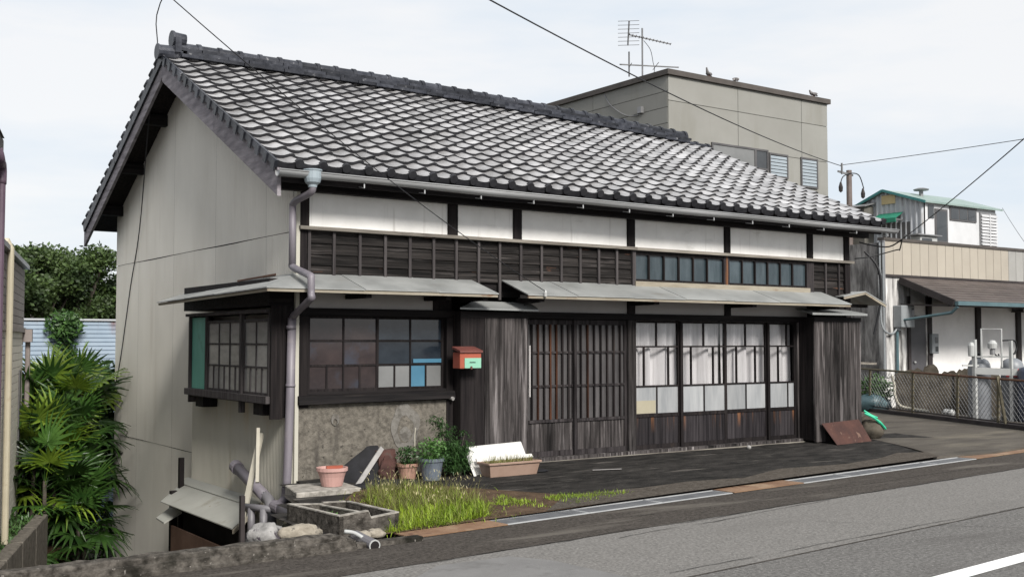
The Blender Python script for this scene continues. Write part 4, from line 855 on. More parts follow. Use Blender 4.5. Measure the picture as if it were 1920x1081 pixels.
# foliage helper: leaf shaped quads on short curved stems
def leafcloud(mb, c, r, n, size, seed, asp=2.2, up=0.3):
    rnd = random.Random(seed); c = Vector(c)
    for _ in range(n):
        d = Vector((rnd.gauss(0, 1), rnd.gauss(0, 1), rnd.gauss(0, 1))).normalized() * (rnd.random() ** 0.45)
        p = c + Vector((d.x * r[0], d.y * r[1], d.z * r[2]))
        a = Vector((rnd.gauss(0, 1), rnd.gauss(0, 1), rnd.gauss(0, .6) + up)).normalized()
        b = a.cross(Vector((rnd.gauss(0, 1), rnd.gauss(0, 1), rnd.gauss(0, 1)))).normalized()
        s = size * rnd.uniform(.6, 1.35); mb.t = rnd.random()
        mb.add([p, p + a * s * .5 + b * s / asp * .5, p + a * s, p + a * s * .5 - b * s / asp * .5], [(0, 1, 2, 3)])
def arcleaf(mb, p, dirv, L, w, droop, seg=4):
    p = Vector(p); d = Vector(dirv).normalized(); side = d.cross(Vector((0, 0, 1)))
    if side.length < .05: side = Vector((1, 0, 0))
    side.normalize(); vs = []; 
    for i in range(seg + 1):
        t = i / seg; q = p + d * (L * t) - Vector((0, 0, droop * L * t * t)); ww = w * (1 - t ** 1.6) + 0.0006
        vs += [q - side * ww / 2, q + side * ww / 2]
    mb.add(vs, [(2 * i, 2 * i + 1, 2 * i + 3, 2 * i + 2) for i in range(seg)])
rnd = random.Random(3)
pl = thing('potted_plant', 'dark strap leaved plant growing in the terracotta coloured pot', 'plant', (1.10, -0.47, 0.12))
mb = MB()
for k in range(70):
    a = rnd.uniform(0, 2 * PI); mb.t = rnd.random()
    arcleaf(mb, (1.10 + .05 * math.cos(a), -0.47 + .05 * math.sin(a), 0.10), (math.cos(a), math.sin(a), rnd.uniform(.6, 2.0)), rnd.uniform(.14, .26), 0.014, rnd.uniform(.3, .9))
leafcloud(mb, (1.10, -.47, .22), (.13, .12, .09), 200, .045, 5)
mb.build('foliage', M_leaf, pl)
MB().tube([(1.22, -0.42, .1), (1.23, -0.40, .42), (1.245, -0.39, .50)], .006, 5).build('cane', M_creamstick, pl)
pl = thing('potted_plant', 'bright green weedy plant spilling out of the slate blue pot', 'plant', (1.31, -0.62, 0.15))
mb = MB()
for k in range(90):
    a = rnd.uniform(0, 2 * PI); mb.t = rnd.random()
    arcleaf(mb, (1.31 + .06 * math.cos(a), -0.62 + .06 * math.sin(a), 0.16), (math.cos(a), math.sin(a), rnd.uniform(.5, 2.2)), rnd.uniform(.15, .30), 0.012, rnd.uniform(.3, 1.0))
leafcloud(mb, (1.33, -.60, .30), (.18, .15, .10), 420, .04, 7)
mb.build('foliage', M_leaf2, pl)
pl = thing('feathery_shrub', 'tall dark feathery shrub between the slate pot and the foam box', 'shrub', (1.66, -0.55, -0.05))
mb = MB(); stems = MB()
for k in range(13):
    a = rnd.uniform(0, 2 * PI); top = Vector((1.66 + rnd.uniform(-.24, .28), -0.52 + rnd.uniform(-.15, .12), rnd.uniform(.22, .62)))
    pts = smoothpath([(1.66 + .05 * math.cos(a), -0.55 + .04 * math.sin(a), -0.05), (1.66 + .09 * math.cos(a), -0.55 + .05 * math.sin(a), .15), top], 5)
    stems.tube(pts, [.007 * (1 - .7 * i / (len(pts) - 1)) for i in range(len(pts))], 5)
    for p in pts[3:]:
        for q in range(11):
            aa = rnd.uniform(0, 2 * PI); mb.t = rnd.random()
            dv = Vector((math.cos(aa), math.sin(aa), rnd.uniform(-.1, .8)))
            L = rnd.uniform(.06, .15)
            arcleaf(mb, p, dv, L, .009, .5, 3)
            for w in range(5):
                f = rnd.uniform(.3, 1); bp = Vector(p) + dv.normalized() * L * f - Vector((0, 0, .5 * L * f * f))
                arcleaf(mb, bp, Vector((rnd.gauss(0, 1), rnd.gauss(0, 1), rnd.gauss(0, .6))), .035, .010, .3, 1)
leafcloud(mb, (1.60, -.55, .16), (.20, .12, .17), 700, .04, 9)
mb.build('foliage', M_leaf, pl); stems.build('stem', M_bark, pl)
# planter trough with grass, foam box behind it
pt = thing('planter_trough', 'faded pinkish plastic planter trough of weeds beside the foam box', 'planter', (2.25, -0.78, -0.05))
def trough_shape(mb, x0, x1, y0, y1, z0, z1, flare, wall=.014):
    o = [(x0 + flare, y0 + flare, z0), (x1 - flare, y0 + flare, z0), (x1 - flare, y1 - flare, z0), (x0 + flare, y1 - flare, z0)]
    t = [(x0, y0, z1), (x1, y0, z1), (x1, y1, z1), (x0, y1, z1)]
    ti = [(x0 + wall, y0 + wall, z1), (x1 - wall, y0 + wall, z1), (x1 - wall, y1 - wall, z1), (x0 + wall, y1 - wall, z1)]
    bi = [(x0 + flare + wall, y0 + flare + wall, z0 + (z1 - z0) * .75), (x1 - flare - wall, y0 + flare + wall, z0 + (z1 - z0) * .75), (x1 - flare - wall, y1 - flare - wall, z0 + (z1 - z0) * .75), (x0 + flare + wall, y1 - flare - wall, z0 + (z1 - z0) * .75)]
    fs = [(3, 2, 1, 0)]
    for a in range(3):
        for k in range(4): fs.append((a * 4 + k, a * 4 + (k + 1) % 4, (a + 1) * 4 + (k + 1) % 4, (a + 1) * 4 + k))
    fs.append((12, 13, 14, 15)); mb.add(o + t + ti + bi, fs)
mb = MB(); trough_shape(mb, 1.91, 2.60, -0.87, -0.64, -0.05, 0.10, .03); mb.build('trough_shell', M_beige, pt)
mb = MB(); mb.box(1.895, 2.615, -0.885, -0.868, 0.083, 0.108); mb.box(1.895, 2.615, -0.642, -0.625, 0.083, 0.108); mb.box(1.895, 1.912, -0.868, -0.642, 0.083, 0.108); mb.box(2.598, 2.615, -0.868, -0.642, 0.083, 0.108); mb.build('rim', M_beige, pt, bevel=.004)
mb = MB(); 
for k in range(420):
    mb.t = rnd.random(); arcleaf(mb, (rnd.uniform(1.94, 2.57), rnd.uniform(-.84, -.67), .07), (rnd.gauss(0, .35), rnd.gauss(0, .35), 1), rnd.uniform(.06, .17), .006, rnd.uniform(.0, .5), 3)
mb.build('planter_grass', M_grasst, label='thin pale grass growing in the pinkish planter trough', cat='grass', kind='stuff')
fb = thing('foam_box', 'white foam box lid propped behind the planter trough', 'foam box', (2.3, -0.5, -0.05))
MB().hexa([(1.93, -0.60, -0.05), (2.70, -0.58, -0.05), (2.70, -0.55, -0.05), (1.93, -0.57, -0.05), (1.90, -0.42, 0.255), (2.67, -0.40, 0.275), (2.67, -0.37, 0.275), (1.90, -0.39, 0.255)]).build('lid_panel', M_styro, fb, bevel=.006)
MB().hexa([(1.92, -0.605, 0.10), (2.71, -0.585, 0.11), (2.71, -0.56, 0.11), (1.92, -0.58, 0.10), (1.92, -0.585, 0.135), (2.70, -0.565, 0.145), (2.70, -0.54, 0.145), (1.92, -0.56, 0.135)]).build('lip', M_styro, fb)
MB().hexa([(1.84, -0.66, -0.05), (1.87, -0.66, -0.05), (1.95, -0.56, -0.05), (1.92, -0.56, -0.05), (1.80, -0.55, 0.19), (1.83, -0.55, 0.19), (1.91, -0.44, 0.20), (1.88, -0.44, 0.20)]).build('side_panel', M_styro, fb)
mb = MB(); mb.blob((2.72, -0.72, -0.04), (.10, .05, .022), 4); mb.build('black_rag', M_blacktarp, smooth=True, label='small black rag lying beside the planter trough', cat='rag')
# slab, sheet, plank, bag
slb = thing('concrete_slab', 'low concrete slab under the pink pot', 'slab', (0, -0.8, -0.1))
mb = MB(); mb.hexa([(-0.44, -1.02, -0.14), (0.24, -1.06, -0.14), (0.30, -0.45, -0.14), (-0.30, -0.42, -0.14), (-0.44, -1.02, -0.012), (0.24, -1.06, -0.006), (0.30, -0.45, -0.006), (-0.30, -0.42, -0.01)]); mb.build('slab_block', M_rim, slb, bevel=.008)
mb = MB(); n = 14; vs = []
for i in range(n + 1):
    for j in range(6):
        t, s_ = i / n, j / 5
        base = Vector((0.28 + 0.72 * t, -0.52 + 0.1 * t, -0.07)); top = Vector((0.28 + 0.60 * t, -0.20, -0.02 + 0.33 * min(1, t * 1.25)))
        p = base.lerp(top, s_); p.y += 0.035 * mnoise.noise(Vector((t * 5, s_ * 4, 2))); vs.append(p)
for i in range(n + 1):
    for j in range(6): vs.append(vs[i * 6 + j] + Vector((0, 0.02, 0)))
o_ = (n + 1) * 6
mb.add(vs, [(i * 6 + j, (i + 1) * 6 + j, (i + 1) * 6 + j + 1, i * 6 + j + 1) for i in range(n) for j in range(5)] + [(o_ + i * 6 + j, o_ + i * 6 + j + 1, o_ + (i + 1) * 6 + j + 1, o_ + (i + 1) * 6 + j) for i in range(n) for j in range(5)])
mb.build('black_sheet', M_blacktarp, smooth=True, label='black plastic sheet draped against the concrete wall by the pink pot', cat='plastic sheet')
mb = MB()
for k in range(5): mb.blob((0.42 + .13 * k, -0.72 + .05 * (k % 2), -0.055), (.14, .10, .045 + .01 * (k % 3)), 10 + k)
mb.build('folded_sheet', M_blacktarp, smooth=False, label='crumpled dark sheet heaped on the ground below the black sheet', cat='plastic sheet')
MB().beam((0.40, -0.62, -0.07), (0.875, -0.30, 0.29), 0.05, 0.022, (0, -1, .3)).build('grey_board', M_greystick, label='narrow grey board leaning on the black sheet', cat='board')
mb = MB(); mb.hexa([(0.80, -0.42, -0.05), (1.04, -0.40, -0.05), (1.05, -0.22, -0.05), (0.80, -0.22, -0.05), (0.83, -0.30, 0.25), (1.05, -0.28, 0.27), (1.05, -0.20, 0.27), (0.83, -0.22, 0.26)]); mb.blob((0.88, -0.42, 0.06), (.10, .05, .13), 21, 14, 10, .4); bag = mb.build('brown_bag', M_brownbag, smooth=False, label='dark brown bag leaning beside the terracotta coloured pot', cat='bag')
# concrete sink trough
sk = thing('concrete_sink', 'old concrete sink trough with two basins at the road edge', 'sink', (-0.66, -2.45, -0.20))
L_, N_, R_, B_ = Vector((-0.96, -1.99, 0)), Vector((-0.888, -2.861, 0)), Vector((-0.385, -2.942, 0)), Vector((-0.44, -2.12, 0))
def wallseg(mb, a, b, th, z0, za, zb, inward):
    a, b = Vector(a), Vector(b); w = Vector(inward).normalized() * th
    mb.hexa([(a.x, a.y, z0), (b.x, b.y, z0), (b.x + w.x, b.y + w.y, z0), (a.x + w.x, a.y + w.y, z0), (a.x, a.y, za), (b.x, b.y, zb), (b.x + w.x, b.y + w.y, zb), (a.x + w.x, a.y + w.y, za)])
M1, M2 = N_.lerp(R_, .48), N_.lerp(R_, .53); D1, D2 = L_.lerp(B_, .50), L_.lerp(B_, .56)
z0 = -0.20; rimd = 0.010; ZT0 = 0.05
def sinkwall(a, b, za, zb, inward, th=.036):
    za += ZT0; zb += ZT0
    mb = MB(); wallseg(mb, a, b, th, z0, za - rimd, zb - rimd, inward); mb.build('basin_wall', M_concold, sk)
    a, b = Vector(a), Vector(b); w = Vector(inward).normalized() * (th + .002); e = -Vector(inward).normalized() * .002
    MB().hexa([(a.x + e.x, a.y + e.y, za - rimd), (b.x + e.x, b.y + e.y, zb - rimd), (b.x + w.x, b.y + w.y, zb - rimd), (a.x + w.x, a.y + w.y, za - rimd),
               (a.x + e.x, a.y + e.y, za), (b.x + e.x, b.y + e.y, zb), (b.x + w.x, b.y + w.y, zb), (a.x + w.x, a.y + w.y, za)]).build('rim', M_rim, sk)
inX, inY = (N_ - R_) * -1, (L_ - N_)
sinkwall(L_, N_, 0.0, 0.0, R_ - N_)
sinkwall(N_, M1, 0.0, 0.028, inY); sinkwall(M1, M2, 0.028, -0.03, inY); sinkwall(M2, R_, -0.03, 0.0, inY)
sinkwall(R_, B_, 0.0, 0.0, N_ - R_); sinkwall(B_, D2, 0.0, 0.0, -inY); sinkwall(D2, L_, -0.012, 0.0, -inY)
sinkwall(M1 + Vector((0, .05, 0)), D1 - Vector((0, .05, 0)), 0.0, -0.02, R_ - N_)
MB().add([(p.x, p.y, -0.08) for p in (L_, N_, R_, B_)], [(0, 1, 2, 3)]).build('basin_floor', M_ground, sk)
mb = MB()
for k in range(260):
    mb.t = rnd.random(); u, v = rnd.random(), rnd.random(); p = L_.lerp(N_, .15 + .7 * u).lerp(B_.lerp(R_, .15 + .7 * u), .1 + .35 * v)
    arcleaf(mb, (p.x, p.y, -0.08), (rnd.gauss(0, .5), rnd.gauss(0, .5), 1), rnd.uniform(.05, .13), .007, rnd.uniform(0, .6), 3)
leafcloud(mb, (-0.74, -2.45, -0.03), (.14, .2, .03), 160, .03, 33)
mb.build('sink_weeds', M_leaf2, label='small weeds growing in the concrete sink', cat='weeds', kind='stuff')
# roadside wall, kerb, pipe, stones
lw_ = thing('roadside_wall', 'low rough concrete wall along the road edge', 'wall', (-3.5, -3.5, -0.2))
mb = MB(); n = 150; rows = []
for i in range(n + 1):
    x = -7.0 + 5.97 * i / n
    j1, j2, j3 = [0.010 * mnoise.noise(Vector((x * 6.1, k * 3.7, 0))) + 0.006 * mnoise.noise(Vector((x * 21, k * 5.7, 0))) for k in range(3)]
    e = 0.0 if i < n - 3 else -0.012 * (i - n + 4)
    yo = -3.455 + 0.012 * (x + 1)
    pr_ = [(yo, -0.6), (yo + j1 * .4, -0.098), (yo + 0.012 + j2 * .3, -0.092), (yo + 0.014 + j2 * .3, -0.045), (yo + 0.034, -0.040 + e), (yo + 0.036 + j2, -0.006 + e + j3), (yo + 0.05, 0.004 + e + j3), (yo + 0.145, 0.006 + e + j1), (yo + 0.16 + j2, -0.03), (yo + 0.17, -0.6)]
    rows.append([(x, q, z) for q, z in pr_])
k_ = len(rows[0])
mb.add([p for r in rows for p in r], [(i * k_ + j, (i + 1) * k_ + j, (i + 1) * k_ + j + 1, i * k_ + j + 1) for i in range(n) for j in range(k_ - 1)] + [tuple(range(n * k_, n * k_ + k_))])
mb.build('wall_body', M_concold, lw_)
kb = bx('kerb', M_concold, None, -1.0, -0.42, -3.40, -3.30, -0.4, -0.085, kind=ST)
mb = MB(); mb.tube([(-0.86, -3.22, -0.085), (-0.875, -3.44, -0.10)], 0.043, 14, caps=False); mb.tube([(-0.86, -3.25, -0.085), (-0.875, -3.44, -0.10)], 0.034, 14, caps=True)
t = thing('drain_pipe', 'short plastic drain pipe end poking out of the kerb', 'pipe', (-0.87, -3.4, -0.1))
MB().tube([(-0.86, -3.10, -0.082), (-0.88, -3.45, -0.10)], 0.046, 14).build('pipe_body', M_pipedk, t)
MB().tube([(-0.879, -3.4505, -0.10), (-0.8795, -3.456, -0.1003)], [0.046, 0.046], 14).build('cut_end', M_rack, t); MB().tube([(-0.8796, -3.4565, -0.1003), (-0.8797, -3.4585, -0.1004)], 0.036, 14).build('bore', M_black, t)
for nm_, lb, c, r, m, sd in (('stone', 'round grey white stone at the end of the low road wall', (-1.42, -2.62, -0.10), (.135, .12, .115), M_stone, 2), ('stone', 'buff flat stone between the grey stone and the concrete sink', (-1.17, -2.70, -0.10), (.165, .11, .085), M_stonewarm, 6),
                             ('stone', 'small brown pebble stone near the white pipe piece', (-0.80, -3.10, -0.09), (.075, .06, .045), M_stonewarm, 9), ('stone', 'second small brown stone beside the weeds', (-0.66, -3.05, -0.09), (.085, .05, .04), M_stonewarm, 12)):
    mb = MB(); mb.blob(c, r, sd, 18, 12, .35, 1.5); mb.build(nm_, m, smooth=True, label=lb, cat='stone')
MB().tube(smoothpath([(-1.0, -3.18, -0.02), (-0.94, -3.22, -0.03), (-0.89, -3.28, -0.065)], 4), .016, 8).build('broken_pipe', M_rack, smooth=True, label='broken piece of white pipe on the end of the road wall', cat='pipe')
# sewer pipes at the corner
pp = thing('sewer_pipes', 'mauve grey sewer pipes and black fittings at the house corner', 'pipe', (-0.3, 0.2, -0.3))
MB().tube([(-0.22, 1.12, 0.02), (-0.24, 0.20, -0.215)], .062, 14).build('waste_pipe', M_pipe, pp, smooth=True); MB().tube([(-0.219, 1.17, 0.033), (-0.221, 1.08, 0.01)], .075, 14).build('collar', M_pipe, pp)
MB().tube(smoothpath([(-0.24, 0.24, -0.20), (-0.25, 0.08, -0.25), (-0.27, 0.0, -0.40), (-0.28, -0.02, -0.6)], 4), .058, 12).build('elbow', M_pipedk, pp, smooth=True)
MB().tube([(-0.33, -0.30, -0.245), (-0.40, -1.30, -0.30)], .054, 14).build('outlet_pipe', M_pipe, pp, smooth=True); MB().tube([(-0.328, -0.22, -0.24), (-0.332, -0.40, -0.25)], .064, 14).build('collar', M_pipe, pp)
for xx, yy in ((-0.48, 0.02), (-0.42, -0.16)): MB().tube([(xx, yy, -0.27), (xx, yy, -0.65)], .04, 10).build('riser', M_pipedk, pp, smooth=True)
MB().tube([(-0.52, 0.10, -0.27), (-0.36, -0.25, -0.27)], .036, 10).build('joint_pipe', M_pipedk, pp, smooth=True)
MB().beam((-0.30, 0.30, 0.52), (-0.42, 0.02, -0.02), .035, .03).build('cream_batten', M_creamstick, label='shorter cream batten leaning on the ribbed lower wall', cat='batten')
MB().beam((-0.26, 0.32, 0.46), (-0.56, 0.08, -0.45), .06, .03).build('cream_batten', M_creamstick, label='longer cream batten slanting down to the black fittings', cat='batten')
MB().beam((-0.62, -0.08, -0.13), (-0.62, -0.08, -0.8), .045, .05).build('dark_stake', M_brown, label='dark wooden stake at the corner of the lean-to roof', cat='stake')
# lean-to roof down the side
ls = thing('lean_to', 'small lean-to with pale sheet roof beside the lower gable wall', 'lean-to', (-0.4, 1.6, -1.9))
MB().slab((-0.56, 2.78, -0.53), (-0.56, 0.36, -0.53), (-0.22, 0.52, -0.36), (-0.22, 3.02, -0.36), .012).build('roof_sheet', M_leanroof, ls)
MB().slab((-0.235, 3.02, -0.352), (-0.235, 0.52, -0.352), (-0.115, 0.58, -0.292), (-0.115, 3.10, -0.292), .012).build('roof_sheet', M_leanroof, ls)
MB().hexa([(-0.55, 0.37, -0.59), (-0.53, 0.37, -0.59), (-0.14, 0.55, -0.36), (-0.16, 0.55, -0.36), (-0.55, 0.37, -0.545), (-0.53, 0.37, -0.545), (-0.14, 0.55, -0.315), (-0.16, 0.55, -0.315)]).build('edge_board', M_fascia, ls)
bx('back_board', M_black, ls, -0.30, -0.27, 0.45, 2.7, -2.0, -0.45); bx('front_board', M_brownboard, ls, -0.50, -0.475, 0.30, 2.55, -2.0, -0.80)
bx('post', M_dark, ls, -0.42, -0.34, 2.80, 2.88, -2.0, -0.42); bx('post', M_dark, ls, -0.30, -0.24, 2.86, 2.92, -2.0, -0.02)
MB().slab((-0.62, 2.75, -0.72), (-0.62, 2.45, -0.74), (-0.40, 2.45, -0.63), (-0.40, 2.85, -0.61), .02).build('loose_sheet', M_leanroof, ls)

# drain covers along the kerb
ords = ['nearest to the weeds', 'second from the weeds', 'third from the weeds', 'just before the rusty plate', '', 'just past the rusty plate', 'second past the rusty plate', 'third past the rusty plate', 'fourth past the rusty plate']
def grating(a0, a1, label):
    t = thing('drain_grating', label, 'drain grating', rp((a0 + a1) / 2, 0.14, ZR), group='steel gratings along the kerb')
    def bxr(name, mat, a, b, c, d, z0_, z1_):
        P_ = [rp(a, c, z0_), rp(b, c, z0_), rp(b, d, z0_), rp(a, d, z0_), rp(a, c, z1_), rp(b, c, z1_), rp(b, d, z1_), rp(a, d, z1_)]
        return MB().hexa(P_).build(name, mat, t)
    bxr('edge_frame', M_steel, a0, a1, 0.0, 0.022, ZR - .03, ZR + .006); bxr('edge_frame', M_steel, a0, a1, 0.262, 0.284, ZR - .03, ZR + .006)
    for k in range(6):
        q = 0.05 + k * 0.034; bxr('grate_bar', M_bars, a0 + .014, a1 - .014, q, q + .014, ZR - .03, ZR + .003)
    mb = MB()
    for k in range(8):
        aa = a0 + (a1 - a0) * (k + .5) / 8
        mb.hexa([rp(aa, .023, ZR - .03), rp(aa + .008, .023, ZR - .03), rp(aa + .008, .261, ZR - .03), rp(aa, .261, ZR - .03), rp(aa, .023, ZR - .004), rp(aa + .008, .023, ZR - .004), rp(aa + .008, .261, ZR - .004), rp(aa, .261, ZR - .004)])
    mb.build('cross_bars', M_bars, t)
    bxr('end_frame', M_steel, a0 + .001, a0 + .012, 0.023, 0.261, ZR - .03, ZR + .005); bxr('end_frame', M_steel, a1 - .012, a1 - .001, 0.023, 0.261, ZR - .03, ZR + .005)
A = [(0.0, 0.99), (0.995, 1.985), (1.99, 3.05), None, (4.28, 5.25), (5.255, 6.22), (6.225, 7.19), (7.195, 8.16)]
lb = ['drain grating nearest to the weeds and large rusty plate', 'drain grating second from the large rusty plate', 'drain grating just before the small rusty plate', None, 'drain grating just past the small rusty plate', 'drain grating second past the small rusty plate', 'drain grating third past the small rusty plate', 'drain grating farthest up the road by the driveway edge']
for ab, l_ in zip(A, lb):
    if ab: grating(*ab, 'steel ' + l_)
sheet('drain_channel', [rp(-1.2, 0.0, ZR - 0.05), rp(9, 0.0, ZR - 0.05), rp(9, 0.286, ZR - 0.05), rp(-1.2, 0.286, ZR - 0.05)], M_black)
def plate(a0, a1, b0, b1, z, label, m=M_rust, nm_='rusty_plate', w0=0.0):
    P_ = [rp(a0, b0, z), rp(a1, b0, z), rp(a1, b1, z), rp(a0 + w0, b1, z)]
    MB().hexa(P_ + [(p[0], p[1], p[2] + .008) for p in P_]).build(nm_, m, label=label, cat='steel plate')
plate(-1.0, -0.01, -0.03, 0.30, ZR + .004, 'large rusty steel plate over the drain in front of the weeds')
plate(3.06, 4.27, -0.015, 0.30, ZR + .004, 'small rusty steel plate between the drain gratings')
plate(8.17, 11.5, 0.0, 0.28, ZR + .002, 'reddish steel plates at the driveway entrance past the gratings')
# rusty board and boulder at the far shutter box
MB().hexa([(8.13, -0.60, -0.045), (9.02, -0.525, -0.04), (9.02, -0.515, -0.04), (8.13, -0.59, -0.045), (8.09, -0.36, 0.25), (8.97, -0.335, 0.275), (8.97, -0.325, 0.275), (8.09, -0.35, 0.25)]).build('rusty_board', M_rustdk, label='dark red rusty steel sheet leaning on the far shutter box', cat='steel sheet')
mb = MB(); mb.blob((9.36, -0.26, 0.12), (.22, .19, .20), 5, 18, 12, .25); bd = mb.build('boulder', M_boulder, smooth=True, label='round dark boulder beside the far corner of the house', cat='boulder')
mb = MB(); mb.tube(smoothpath([(9.10, -0.34, 0.36), (9.20, -0.42, 0.30), (9.34, -0.46, 0.20), (9.46, -0.45, 0.11)], 4), [.012, .02, .018, .02, .022, .018, .02, .024, .02, .018, .02, .02, .012], 6); mb.tube(smoothpath([(9.10, -0.33, 0.40), (9.19, -0.40, 0.33), (9.30, -0.42, 0.29)], 4), .014, 5); mb.build('green_netting', M_greennet, label='bright green netting strap draped over the boulder', cat='netting')
for x_, y_, l_ in ((3.3, -0.95, 'scrap of pale paper on the forecourt'),): MB().slab((x_, y_, zg(y_) + .012), (x_ + .34, y_ - .12, zg(y_) + .014), (x_ + .36, y_ - .09, zg(y_) + .014), (x_ + .02, y_ + .03, zg(y_) + .012), .004).build('paper_scrap', M_greystick, label='thin pale strip lying on the dark forecourt', cat='litter')
mb = MB(); mb.blob((6.62, -0.30, -0.02), (.035, .03, .03), 3); mb.build('small_stone', M_stone, smooth=True, label='tiny pale stone on the ground by the glazed doors', cat='stone')

# weeds at the kerb
def inpoly(p, poly):
    c = False; j = len(poly) - 1
    for i in range(len(poly)):
        if ((poly[i][1] > p[1]) != (poly[j][1] > p[1])) and p[0] < (poly[j][0] - poly[i][0]) * (p[1] - poly[i][1]) / (poly[j][1] - poly[i][1]) + poly[i][0]: c = not c
        j = i
    return c
gp = [(-0.55, -3.02), (0.1, -2.95), (0.62, -2.80), (0.85, -2.35), (0.95, -1.75), (0.75, -1.25), (0.25, -1.2), (-0.05, -1.7), (-0.10, -2.5), (-0.30, -2.75)]
mb = MB(); rnd = random.Random(12); cnt = 0
while cnt < 9000:
    x, y = rnd.uniform(-.6, 1.0), rnd.uniform(-3.05, -1.15)
    if not inpoly((x, y), gp): continue
    cnt += 1; front = (y < -2.35); mb.t = rnd.random(); mb.m = 0 if (front and rnd.random() < .8) or rnd.random() < .35 else 1
    h = rnd.uniform(.06, .19) if mb.m == 0 else rnd.uniform(.12, .27)
    arcleaf(mb, (x, y, zg(y) + .01), (rnd.gauss(0, .6), rnd.gauss(0, .6), 1), h * (1.08 if mb.m else 1.0), rnd.uniform(.005, .010) if mb.m == 0 else rnd.uniform(.003, .006), rnd.uniform(0, .9), 4)
    if mb.m == 1 and rnd.random() < .07:
        mb.m = 2; tip = Vector((x + rnd.gauss(0, .06), y + rnd.gauss(0, .06), zg(y) + h * 1.0))
        arcleaf(mb, tip, (rnd.gauss(0, .6), rnd.gauss(0, .6), 1), .05, .006, .4, 2)
for k in range(900):
    p0 = gp[rnd.randrange(len(gp))]; p1 = gp[rnd.randrange(len(gp))]; f = rnd.random()
    x, y = p0[0] + (p1[0] - p0[0]) * f + rnd.gauss(0, .16), p0[1] + (p1[1] - p0[1]) * f + rnd.gauss(0, .12)
    if y < -3.0 or y > -1.0: continue
    mb.m = rnd.randrange(2); mb.t = rnd.random()
    arcleaf(mb, (x, y, zg(y) + .01), (rnd.gauss(0, .7), rnd.gauss(0, .7), 1), rnd.uniform(.04, .15), rnd.uniform(.004, .010), rnd.uniform(.2, 1.0), 4)
mb.build('weed_patch', [M_grassg, M_grasst, M_seed], label='patch of tall bright weeds growing at the kerb', cat='grass', kind='stuff')
mb = MB(); cnt = 0
gp2 = [(0.9, -2.3), (1.3, -2.75), (2.1, -2.62), (2.6, -2.45), (2.1, -2.2), (1.3, -2.0)]
while cnt < 1500:
    x, y = rnd.uniform(.7, 2.7), rnd.uniform(-2.8, -1.9)
    if not inpoly((x, y), gp2) or mnoise.noise(Vector((x * 3, y * 3, 5))) < -.12: continue
    if y < -2.45 and rnd.random() < .7: continue
    cnt += 1; mb.t = rnd.random()
    arcleaf(mb, (x, y, zg(y) + .01), (rnd.gauss(0, .5), rnd.gauss(0, .5), 1), rnd.uniform(.03, .09), .006, .3, 2)
mb.build('short_grass', M_grassg, label='low grass creeping over the forecourt beside the weeds', cat='grass', kind='stuff')
MB().slab((0.02, -1.75, zg(-1.75) + .03), (0.22, -1.95, zg(-1.9) + .02), (0.32, -1.7, zg(-1.7) + .02), (0.12, -1.5, zg(-1.5) + .03), .01).build('green_sheet', M_tealgut, label='small blue green sheet lying behind the weeds', cat='sheet')

# ------------------------------------------------------------------ right: grey neighbour block behind
GB = thing('grey_building', 'tall grey panelled building with brown coping behind the house', 'building', (14.8, 10, -0.1))
bx('core', M_joint, GB, 14.83, 21.12, 10.03, 17.0, -0.1, 8.36)
vx = [14.8, 17.40, 20.01, 21.15]; hz_ = [8.40, 7.73, 6.68, 5.60, 4.5, 3.3]
wins = [(16.35, 18.56, 6.20, 6.78), (18.60, 19.38, 6.03, 6.72), (19.93, 20.66, 5.85, 6.72)]
for i in range(3):
    for j in range(5):
        bx('wall_panel', M_bldg, GB, vx[i] + .008, vx[i + 1] - .008, 10.0, 10.028, hz_[j + 1] + .008, hz_[j] - .008)
zz = [8.40] + [8.40 - 0.42 * k for k in range(1, 10)]
ys = [10.0, 13.1, 16.9]
for j in range(9):
    for i in range(2):
        bx('side_panel', M_bldg, GB, 14.8, 14.828, ys[i] + .008 + (0.0 if i else .03), ys[i + 1] - .008, zz[j + 1] + .007, zz[j] - .007)
mb = MB(); mb.box(14.72, 21.22, 9.92, 10.12, 8.40, 8.54); mb.box(14.72, 14.92, 10.12, 17.1, 8.40, 8.54); mb.box(21.02, 21.22, 10.12, 17.1, 8.40, 8.54); mb.box(14.92, 21.02, 16.9, 17.1, 8.40, 8.54); mb.build('coping', M_coping, GB)
bx('roof_deck', M_joint, GB, 14.9, 21.1, 10.1, 17.0, 8.30, 8.38)
def bwin(x0, x1, z0, z1, blind):
    mb = MB(); frame_box(mb, x0, x1, z0, z1, 9.955, 9.999, .05)
    if x1 - x0 > 1.5: mb.box((x0 + x1) / 2 + .55, (x0 + x1) / 2 + .63, 9.957, 9.999, z0 + .05, z1 - .05)
    f = mb.build('window', M_winfr, GB)
    if blind:
        k = 0; z = z0 + .06
        while z + .085 < z1 - .04:
            MB().hexa([(x0 + .05, 9.965, z), (x1 - .05, 9.965, z), (x1 - .05, 9.985, z + .012), (x0 + .05, 9.985, z + .012), (x0 + .05, 9.97, z + .074), (x1 - .05, 9.97, z + .074), (x1 - .05, 9.99, z + .084), (x0 + .05, 9.99, z + .084)]).build('louver_slat', M_blind, f); z += .096
    else:
        bx('pane', M_panegrey, f, x0 + .05, (x0 + x1) / 2 + .55, 9.975, 9.985, z0 + .05, z1 - .05); bx('pane', M_glassdk, f, (x0 + x1) / 2 + .63, x1 - .05, 9.975, 9.985, z0 + .05, z1 - .05)
for i, w in enumerate(wins): bwin(*w, i > 0)
mb = MB(); mb.box(14.70, 14.80, 10.95, 11.1, 7.55, 7.72); mb.build('junction_box', M_alu, GB)
